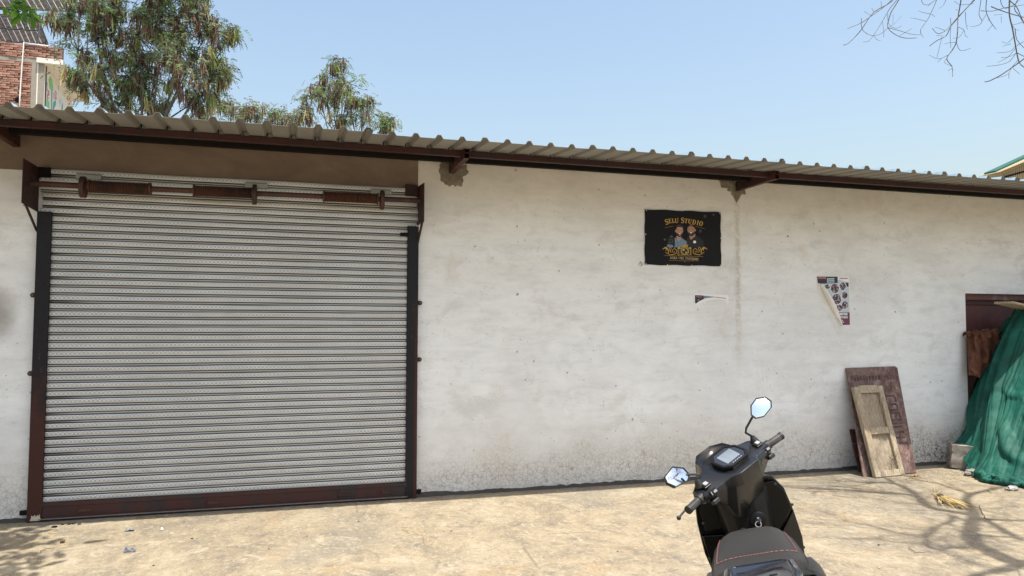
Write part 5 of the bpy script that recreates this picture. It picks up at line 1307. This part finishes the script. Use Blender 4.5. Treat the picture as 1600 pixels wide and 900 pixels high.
# green-roofed house at the far right
gy = AT(1580, 265, 26).y
def GW(px, py, y=gy): return on(px, py, 1, y)
gh = empty('green_roofed_house', tuple((GW(1568, 300).x, gy, 0)), 'small house with green sheet roof peeping over the right end of the shed', 'house')
b = MB(); xa = GW(1568, 270).x; za = GW(1568, 265).z; zr_ = GW(1660, 225).z; xb = GW(1660, 225).x
b.prism([(xa, gy, 0), (xb+4, gy, 0), (xb+4, gy, za), (xb, gy, zr_-.1), (xa, gy, za-.05)], (0, 1.0, 0)); ghw = build(b, 'wall', plain('ochre_boarding', (.34, .26, .14), .9, var=.3, scale=6), gh)
b = MB(); p0 = GW(1556, 269, gy-.4); p1 = GW(1662, 220, gy-.4)
b.prism([(p0.x, gy-.4, p0.z), (p1.x, gy-.4, p1.z), (p1.x, gy-.4, p1.z+.06), (p0.x, gy-.4, p0.z+.06)], (0, .45, 0)); build(b, 'roof', plain('green_roof_sheet_front', (.008, .085, .06), .6), gh); b = MB(); b.prism([(p1.x+4.2, gy-.4, p1.z), (p1.x+8, gy-.4, p0.z), (p1.x+8, gy-.4, p0.z+.06), (p1.x+4.2, gy-.4, p1.z+.06)], (0, 1, 0))
build(b, 'roof', plain('green_roof_sheet', (.008, .085, .06), .6), gh)
b = MB()
for i in range(24):
    x = xa+.03+i*.10; zz = za+(x-xa)/(xb-xa)*(zr_-za)-.16
    if x < xb: b.box(x, x+.075, gy-.02, gy-.001, za-.9, zz)
build(b, 'wall_boards', plain('weathered_board', (.33, .25, .14), .9, var=.35, scale=30), ghw, kind='stuff')
b = MB(); b.tube([GW(1570, 276.5, gy-.03), GW(1604, 267, gy-.03)], .03, 5); build(b, 'cross_rail', BLACKSTEEL, ghw)
# ================================================================== TREES
def foliage(centres, nleaf, size, spread, droop=.5, seed=1):
    """bipinnate leaves as narrow leaflets round each centre; returns V, F, material index"""
    g = np.random.default_rng(seed); V = []; MI = []
    C = np.repeat(np.asarray(centres), nleaf, axis=0); n = len(C)
    base = C+g.normal(0, spread, (n, 3))*np.array([1, 1, .8])
    th = g.uniform(0, 2*np.pi, n); el = g.uniform(-1.1, .35, n)*droop*2
    d = np.stack([np.cos(th)*np.cos(el), np.sin(th)*np.cos(el), np.sin(el)], 1); L = size*g.uniform(.7, 1.25, n)
    up = np.tile([0, 0, 1.0], (n, 1)); sd = np.cross(d, up); sd /= np.linalg.norm(sd, axis=1)[:, None]+1e-9
    cm_ = g.choice([0, 1, 1, 2, 2, 2, 3], len(centres)); cm_ = np.repeat(cm_, nleaf); flip = g.random(n) < .3; cm_[flip] = g.integers(0, 4, flip.sum())
    quads = []
    for k in range(7):
        t = .12+.14*k
        for sg in (-1, 1):
            o = base+d*(L*t)[:, None]; o[:, 2] -= (L*t*t*.35)
            dirp = d*.55+sd*sg*.85+g.normal(0, .12, (n, 3)); dirp[:, 2] -= .18; dirp /= np.linalg.norm(dirp, axis=1)[:, None]
            ll = L*(.42-.03*k); w_ = L*.052
            wv = np.cross(dirp, g.normal(0, 1, (n, 3))); wv /= np.linalg.norm(wv, axis=1)[:, None]+1e-9
            a = o; b_ = o+dirp*(ll*.5)[:, None]+wv*w_[:, None]; c = o+dirp*ll[:, None]; e = o+dirp*(ll*.5)[:, None]-wv*w_[:, None]
            quads.append(np.stack([a, b_, c, e], 1)); MI.append(cm_)
    Q = np.concatenate(quads, 0); return Q.reshape(-1, 3), np.concatenate(MI)
def pods(centres, per, size, seed=3):
    g = np.random.default_rng(seed); C = np.repeat(np.asarray(centres), per, axis=0); n = len(C)
    p = C+g.normal(0, .035, (n, 3)); L = size*g.uniform(.8, 1.5, n); th = g.uniform(0, 2*np.pi, n)
    w_ = np.stack([np.cos(th), np.sin(th), np.zeros(n)], 1)*(size*.075)
    dn = np.stack([g.normal(0, .16, n), g.normal(0, .16, n), -np.ones(n)], 1)
    k1 = p+dn*(L*.45)[:, None]; k2 = p+dn*L[:, None]
    cmx = g.choice([0, 0, 0, 1, 1, 2, 3], len(centres)); cmx = np.repeat(cmx, per); fl = g.random(n) < .2; cmx[fl] = g.integers(0, 4, fl.sum())
    q1 = np.stack([p-w_*.35, p+w_*.35, k1+w_, k1-w_], 1); q2 = np.stack([k1-w_, k1+w_, k2+w_*.3, k2-w_*.3], 1)
    return np.concatenate([q1, q2], 0).reshape(-1, 3), np.concatenate([cmx, cmx])
def podtree(label, base, blobs, dep, ncl, trunk_r, seed, leafsize=.16, nleaf=9, podper=9, podfrac=.42):
    r = random.Random(seed); g = np.random.default_rng(seed)
    root = empty('podded_tree', tuple(base), label, 'tree', 'podded trees behind the shed')
    k = dep/F_PX; ctr = []; blobC = []
    for (px, py, rx, ry) in blobs:
        c = AT(px, py, dep+r.uniform(-.4, .4)); blobC.append((c, rx*k, ry*k))
        n = max(7, int(ncl*rx*ry/1000))
        v = g.normal(0, 1, (n, 3)); v /= np.linalg.norm(v, axis=1)[:, None]; rad = g.random(n)**(1/2.4)
        for q, ra_ in zip(v, rad): ctr.append(Vector((c.x+q[0]*rx*k*ra_, c.y+q[1]*(rx+ry)/2*k*ra_, c.z+q[2]*ry*k*ra_)))
    V, MI = foliage([tuple(c) for c in ctr], nleaf, leafsize, .085, seed=seed)
    fast('foliage', V, np.arange(len(V)).reshape(-1, 4), LEAVES, MI, root, 'stuff')
    pc = [tuple(c+Vector((0, 0, -.02))) for c in ctr if r.random() < podfrac]
    V, MI = pods(pc, podper, .19, seed+1)
    fast('seed_pods', V, np.arange(len(V)).reshape(-1, 4), PODS, MI, root, 'stuff')
    mean = sum((c for c, _, _ in blobC), Vector())/len(blobC)
    low = min(c.z-b_ for c, _, b_ in blobC)
    fork = Vector((base[0]*.6+mean.x*.4, base[1]*.6+mean.y*.4, low-1.0))
    b = MB(); b.tube([base, Vector(base).lerp(fork, .5)+Vector((.06, 0, 0)), fork], [trunk_r, trunk_r*.85, trunk_r*.72], 12); build(b, 'trunk', BARK, root, smooth=True)
    tw = MB()
    for bi, (c, rx, ry) in enumerate(blobC):
        l = MB(); mid = fork.lerp(c, .5)+Vector((r.gauss(0, .12), r.gauss(0, .12), .15)); l.tube([fork, fork.lerp(mid, .5)+Vector((r.gauss(0, .05), 0, 0)), mid, mid.lerp(c, .6), c], [trunk_r*.34, trunk_r*.25, trunk_r*.17, trunk_r*.11, trunk_r*.06], 7); build(l, 'limb', BARK, root, smooth=True)
    for c in ctr:
        bc = min(blobC, key=lambda t: (t[0]-c).length)[0]; m_ = bc.lerp(c, .5)+Vector((r.gauss(0, .06), r.gauss(0, .06), .05))
        if (bc-c).length < .95 or abs(c.x-bc.x) > .5: tw.tube([bc, m_, c], [.010, .007, .003], 3, cap=False)
    build(tw, 'twigs', BARK, root, kind='stuff', recalc=False)
b1 = AT(240, 330, 13.2); b1 = (b1.x, b1.y, 0)
podtree('tall tree hung with brown seed pods rising behind the left half of the shed', b1,
    [(105, 25, 30, 26), (150, 20, 50, 42), (215, 55, 70, 62), (275, 30, 66, 48), (325, 48, 30, 24), (362, 48, 15, 9), (300, 105, 52, 46), (335, 100, 22, 24), (345, 118, 14, 12), (205, 125, 52, 42), (150, 105, 30, 28), (120, 78, 26, 20), (112, 112, 20, 12), (145, 135, 24, 22), (230, 160, 50, 20), (250, -45, 100, 50), (140, -45, 60, 40), (318, 150, 32, 22), (185, 165, 40, 14)], 13.2, 16, .10, 11, nleaf=9, podper=15, podfrac=.72)
b2 = AT(540, 330, 14.5); b2 = (b2.x, b2.y, 0)
podtree('slimmer podded tree with pointed crown rising above the middle of the roof', b2,
    [(527, 92, 10, 13), (520, 118, 22, 16), (497, 135, 16, 12), (545, 130, 20, 18), (530, 155, 34, 18), (565, 160, 26, 14), (540, 182, 52, 14), (590, 182, 22, 11), (608, 188, 10, 6), (482, 150, 14, 14), (478, 172, 12, 10)], 14.5, 24, .06, 23, leafsize=.15, nleaf=8, podper=12, podfrac=.65)
b3 = AT(420, 330, 15.5); b3 = (b3.x, b3.y, 0)
podtree('low podded tree with its top just showing over the roof between two taller trees', b3,
    [(360, 172, 30, 14), (395, 172, 34, 16), (430, 178, 34, 15), (465, 184, 30, 10), (345, 160, 14, 10), (320, 178, 26, 10)], 15.5, 32, .05, 37, leafsize=.15, nleaf=8, podfrac=.45)
# broad-leaved tree outside the frame on the left; one spray of it hangs in
def broad():
    root = empty('broad_leaved_tree', (-4.9, -2.4, 0), 'bright green broad-leaved spray hanging in at the top left corner', 'tree')
    b = MB(); b.tube([(-4.9, -2.4, 0), (-4.8, -2.35, 2.2), (-4.5, -2.3, 4.2), (-4.2, -2.2, 5.4)], [.13, .11, .08, .04], 12); build(b, 'trunk', BARK, root, smooth=True)
    cents = []
    def br(path, rad):
        l = MB(); l.tube(path, rad, 7); build(l, 'branch', BARK, root, smooth=True)
    s0 = AT(-25, 12, 4.6); s1 = AT(10, 14, 4.6); s2 = AT(32, 18, 4.55)
    br([(-4.6, -2.3, 3.7), tuple(AT(-220, -40, 4.9)), tuple(s0), tuple(s1), tuple(s2)], [.045, .03, .012, .008, .004])
    br([(-4.5, -2.3, 4.2), (-3.2, -2.6, 4.9), (-1.9, -2.6, 5.2)], [.05, .03, .012]); br([(-4.5, -2.3, 4.1), (-3.0, -3.2, 4.8), (-1.7, -3.7, 5.1)], [.05, .03, .012])
    V = []; MI = []
    g = random.Random(4)
    def leaf(p, d, L, wd, mi):
        d = Vector(d).normalized(); s = d.cross(Vector((g.gauss(0, .3), g.gauss(0, .3), 1))).normalized(); n = s.cross(d)
        pr = [(0, .0), (.18, .55), (.45, 1.0), (.75, .62), (1, 0)]
        for (t0, w0), (t1, w1) in zip(pr, pr[1:]):
            for sg in (-1, 1):
                a = p+d*L*t0; b_ = p+d*L*t1; V.extend([a, a+s*sg*wd*w0+n*wd*.25*w0, b_+s*sg*wd*w1+n*wd*.25*w1-n*L*.05*t1, b_-n*L*.05*t1]); MI.append(mi)
    for (px, py) in ((6, 10), (14, 6), (22, 10), (30, 14), (38, 16), (46, 14), (40, 22), (30, 24), (20, 4), (50, 20), (36, 8), (26, 16)):
        c = AT(px, py, 4.55+g.uniform(-.08, .08))
        for k in range(5):
            leaf(c, RM @ Vector((g.uniform(-.3, 1.0), g.uniform(-1.1, .2), g.uniform(-.5, .5))), g.uniform(.06, .115), g.uniform(.012, .020), g.choice([0, 0, 1, 1, 2]))
    for (cx, cy, cz, sp, n) in ((-1.75, -1.95, 4.9, .28, 170), (-1.35, -2.2, 4.8, .16, 50), (-2.3, -2.6, 5.2, .5, 300), (-1.5, -3.3, 5.0, .3, 130), (-4.2, -2.3, 5.8, .9, 700), (-2.0, -4.0, 5.4, .4, 120), (-1.1, -2.75, 4.9, .14, 40)):
        for k in range(n):
            leaf(Vector((cx+g.gauss(0, sp), cy+g.gauss(0, sp), cz+g.gauss(0, sp*.45))), (g.gauss(0, 1), g.gauss(0, 1), g.gauss(-.5, .5)), g.uniform(.12, .22), g.uniform(.03, .05), g.choice([0, 1, 1, 2]))
    LM = [mat_leaf('broad_leaf_lime', (.13, .27, .03), (.20, .36, .05), .4), mat_leaf('broad_leaf_green', (.07, .17, .03), (.11, .24, .04), .35), mat_leaf('broad_leaf_deep', (.04, .10, .025), (.06, .14, .03), .3)]
    fast('foliage', [tuple(v) for v in V], np.arange(len(V)).reshape(-1, 4), LM, MI, root, 'stuff')
broad()
# bare tree outside the frame on the right; its twigs hang into the top corner and its shadow falls on the yard
def bare():
    r = random.Random(21)
    def up(px, py, z):
        s = G(px, py); return Vector((s.x+SUN.x/SUN.z*z, s.y+SUN.y/SUN.z*z, z))
    def Zs(x, y, z): return up(1300+x/5, 720+y/5, z)
    f0 = Zs(1500, 800, 5.0)
    base = Vector((f0.x+.7, f0.y-.6, 0))
    root = empty('bare_tree', tuple(base), 'leafless tree whose thin grey twigs hang in at the top right corner', 'tree')
    b = MB(); b.tube([base, base+Vector((-.1, .1, 1.6)), base.lerp(f0, .6)+Vector((0, 0, 1.0)), f0], [.17, .14, .12, .085], 12); build(b, 'trunk', BARK2, root, smooth=True)
    limbs = [([(1500, 800), (1400, 785), (1250, 715), (1090, 620), (1090, 520), (1115, 430), (1070, 350), (1045, 310), (1090, 262), (1250, 222), (1400, 195)], 5.0, 6.2, .078, .018),
             ([(1110, 425), (950, 400), (800, 372), (720, 335), (660, 270), (570, 210), (480, 178), (350, 168), (200, 168), (0, 150)], 5.5, 6.6, .048, .010),
             ([(1120, 445), (1300, 462), (1500, 468), (1700, 480)], 5.6, 6.2, .022, .010), ([(1180, 455), (1350, 545), (1450, 608), (1600, 640)], 5.5, 6.2, .022, .010), ([(1140, 580), (1300, 592), (1560, 610)], 5.3, 5.8, .018, .008),
             ([(1500, 800), (1350, 850), (1150, 890), (900, 960)], 5.0, 6.0, .05, .02), ([(940, 430), (930, 470), (830, 510), (780, 550), (740, 610), (740, 680)], 5.9, 6.2, .016, .007), ([(1090, 262), (950, 220), (830, 180), (680, 150), (560, 115)], 6.0, 6.6, .014, .007),
             ([(1080, 680), (950, 680), (800, 690), (700, 640)], 5.8, 6.3, .012, .006), ([(480, 175), (400, 130), (250, 120)], 6.5, 6.8, .012, .006), ([(350, 168), (200, 190), (0, 205)], 6.6, 6.9, .012, .006), ([(820, 560), (600, 580), (350, 520), (100, 470)], 6.3, 6.8, .012, .006)]
    tw = MB()
    def twig(p, d, L, rad, depth):
        pts = [p]; q = p.copy(); dd = d.normalized()
        for k in range(4):
            dd = (dd+Vector((r.gauss(0, .22), r.gauss(0, .22), r.gauss(-.02, .16)))).normalized(); q = q+dd*L/4
            if q.z < 5.2: q.z = 5.2
            pts.append(q.copy())
            if depth > 0 and r.random() < .75: twig(q.copy(), (dd+Vector((r.gauss(0, .8), r.gauss(0, .8), r.gauss(0, .4)))), L*.55, rad*.6, depth-1)
        tw.tube(pts, [rad*(1-.17*i) for i in range(5)], 4, cap=False)
    for pts, z0, z1, r0, r1 in limbs:
        n = len(pts); P = [Zs(x, y, z0+(z1-z0)*i/(n-1)) for i, (x, y) in enumerate(pts)]
        Q = []
        for i in range(n-1):
            for k in range(5):
                t = i+k/5; Q.append(cr_([tuple(p) for p in P], t/(n-1)))
        Q.append(P[-1]); m = len(Q)
        b = MB(); b.tube(Q, [(r0+(r1-r0)*i/(m-1))*(1.0 if r0 > .04 else 1.5)+.004 for i in range(m)], 9); build(b, 'limb', BARK2, root, smooth=True)
        for i in range(6, m, 2):
            d = (Q[i]-Q[i-1]); twig(Q[i].copy(), d.normalized()+Vector((r.gauss(0, .9), r.gauss(0, .9), r.gauss(.1, .3))), r.uniform(.5, 1.2), .007, 2)
    build(tw, 'twigs', BARK2, root, kind='stuff', recalc=False)
    # hanging ends that reach into view, from the crown above
    def Zt(x, y): return (1300+x/5.333, y/5.333)
    hang = [
     ([(620, -160), (515, -20), (430, 60), (325, 135), (245, 190), (130, 238)], 1.7), ([(600, -150), (500, 10), (350, 100), (250, 240), (190, 310), (130, 365), (92, 376)], 2.0), ([(245, 150), (248, 235), (290, 280), (345, 297), (410, 280), (465, 232)], 1.2),
     ([(640, -150), (550, 10), (500, 90), (480, 140), (465, 230), (540, 295), (620, 318), (705, 315)], 2.0), ([(465, 230), (560, 255), (660, 285), (740, 290)], 1.2), ([(560, -20), (490, 60), (430, 160), (345, 297), (300, 345), (262, 348)], 1.3), ([(345, 297), (375, 330), (405, 340)], .9), ([(420, 180), (432, 260), (430, 310)], .9), ([(465, 115), (468, 180), (500, 215), (580, 130)], .9),
     ([(510, 120), (508, 200)], .8), ([(480, 220), (540, 235), (578, 215)], .9), ([(560, 300), (620, 265), (665, 238)], .9), ([(350, 100), (330, 65)], .9), ([(370, 95), (410, 75), (408, 10)], .9), ([(268, 95), (325, 130)], .8),
     ([(920, -160), (875, -10), (820, 120), (785, 180), (740, 245), (742, 280), (760, 310)], 1.5), ([(820, 115), (760, 105), (718, 90)], 1.0), ([(785, 178), (720, 160), (655, 148)], 1.0), ([(740, -100), (750, 20), (800, 40), (860, 0)], 1.2), ([(960, -30), (930, 40), (890, 70)], 1.1), ([(800, 52), (830, 25)], .8), ([(830, 118), (856, 140)], .8),
     ([(1300, -180), (1190, -10), (1100, 90), (1040, 160), (985, 230), (950, 300), (880, 335), (812, 384)], 2.2), ([(1090, -150), (1075, 0), (1050, 150), (1048, 230), (1036, 350), (1000, 420), (955, 490), (1000, 555), (1005, 635)], 2.4), ([(1190, 0), (1080, 110), (1000, 200), (940, 260), (880, 280), (835, 235)], 1.6), ([(940, 255), (890, 235), (860, 228)], .9),
     ([(970, 455), (915, 485), (870, 488), (812, 460)], 1.0), ([(915, 310), (875, 480)], .8), ([(1050, 225), (1100, 250), (1110, 295), (1135, 312)], 1.0), ([(1100, 250), (1060, 310), (1008, 318)], .9), ([(1036, 352), (1070, 422), (1158, 402)], 1.1), ([(1036, 352), (985, 355), (938, 366)], .9), ([(1112, 100), (1115, 180), (1128, 245)], 1.1), ([(1128, 215), (1138, 214)], .7), ([(988, 150), (990, 220), (985, 300), (990, 400)], 1.1), ([(1060, 40), (1120, 38), (1180, 30)], 1.0), ([(1020, 10), (1060, 40)], .9), ([(955, 488), (935, 520), (995, 550)], .9), ([(1000, 570), (965, 590)], .8), ([(930, 300), (870, 295)], .8), ([(1030, 78), (1060, 95)], .8), ([(880, 520), (915, 485)], .8),
     ([(1250, -150), (1240, 10), (1225, 120), (1250, 175), (1222, 210), (1155, 222)], 1.3), ([(1300, -150), (1288, 0), (1285, 95), (1320, 180), (1368, 244)], 1.8), ([(1240, 90), (1340, 92), (1440, 65), (1500, 55), (1600, 40)], 1.4), ([(1285, 120), (1250, 175)], 1.0), ([(1340, 205), (1295, 258)], 1.0), ([(1300, 172), (1312, 150)], .7),
     ([(1490, -160), (1480, 0), (1480, 130), (1505, 240), (1530, 380), (1540, 440), (1560, 520), (1600, 560)], 3.2), ([(1325, 55), (1400, 85), (1500, 118), (1600, 145), (1720, 170)], 2.2), ([(1400, -60), (1410, 30), (1450, 70), (1530, 30), (1580, -20)], 1.5), ([(1560, -30), (1520, 70), (1560, 130), (1600, 200)], 1.8), ([(1480, 5), (1540, 60), (1580, 150), (1640, 260)], 2.0),
     ([(1500, 205), (1530, 245), (1560, 250)], 1.0), ([(1525, 240), (1540, 330), (1600, 400)], 1.6), ([(1510, 310), (1460, 360), (1415, 345)], 1.0), ([(1490, 365), (1420, 385)], .9), ([(1525, 385), (1480, 430), (1372, 440)], 1.0), ([(1530, 400), (1460, 480), (1380, 520)], 1.0), ([(1535, 440), (1480, 510), (1400, 540), (1285, 553)], 1.2), ([(1560, 490), (1500, 560), (1475, 610), (1475, 655)], 1.1),
     ([(1720, 380), (1600, 490), (1510, 555), (1400, 630), (1310, 675), (1272, 682)], 2.6), ([(1475, 612), (1430, 635), (1360, 652)], .9), ([(1510, 570), (1565, 620)], .9), ([(1540, 380), (1600, 345)], 1.2), ([(1410, 138), (1412, 190)], .8), ([(1350, 125), (1420, 120)], .8), ([(1540, 440), (1600, 470), (1700, 520)], 1.6), ([(1410, 480), (1470, 475), (1540, 440)], .9), ([(1600, 180), (1540, 200), (1505, 205)], 1.0)]
    dep = 6.4; hb = MB(); hb2 = MB()
    starts = {}
    for pts, w_ in hang:
        P = []; dz0 = r.uniform(-.15, .15)
        for i, (x, y) in enumerate(pts):
            px, py = Zt(x, y); P.append(AT(px, py, dep+dz0+.03*i*math.sin(x)))
        Q = []
        n = len(P)
        for i in range(n-1):
            for k in range(3): Q.append(cr_([tuple(p) for p in P], (i+k/3)/(n-1)))
        Q.append(P[-1]); m = len(Q); kk = dep/F_PX*.5*.68
        (hb if w_ > 1.25 else hb2).tube(Q, [max(.0015, w_*kk*(1.15-.45*i/m)) for i in range(m)], 5, cap=False)
        if pts[0][1] < -90:    # tie back up into the crown
            c = MB(); top_ = min((Zs(x, y, 6.3) for x, y in ((660, 270), (1045, 310), (1250, 222), (1090, 262))), key=lambda t: (t-P[0]).length)
            c.tube([P[0], P[0].lerp(top_, .5)+Vector((0, 0, .2)), top_], [.008, .012, .014], 6); build(c, 'limb', BARK2, root, smooth=True)
    build(hb, 'hanging_twigs', BARK2, root, kind='stuff', recalc=False); build(hb2, 'fine_twigs', BARK2, root, kind='stuff', recalc=False)
bare()
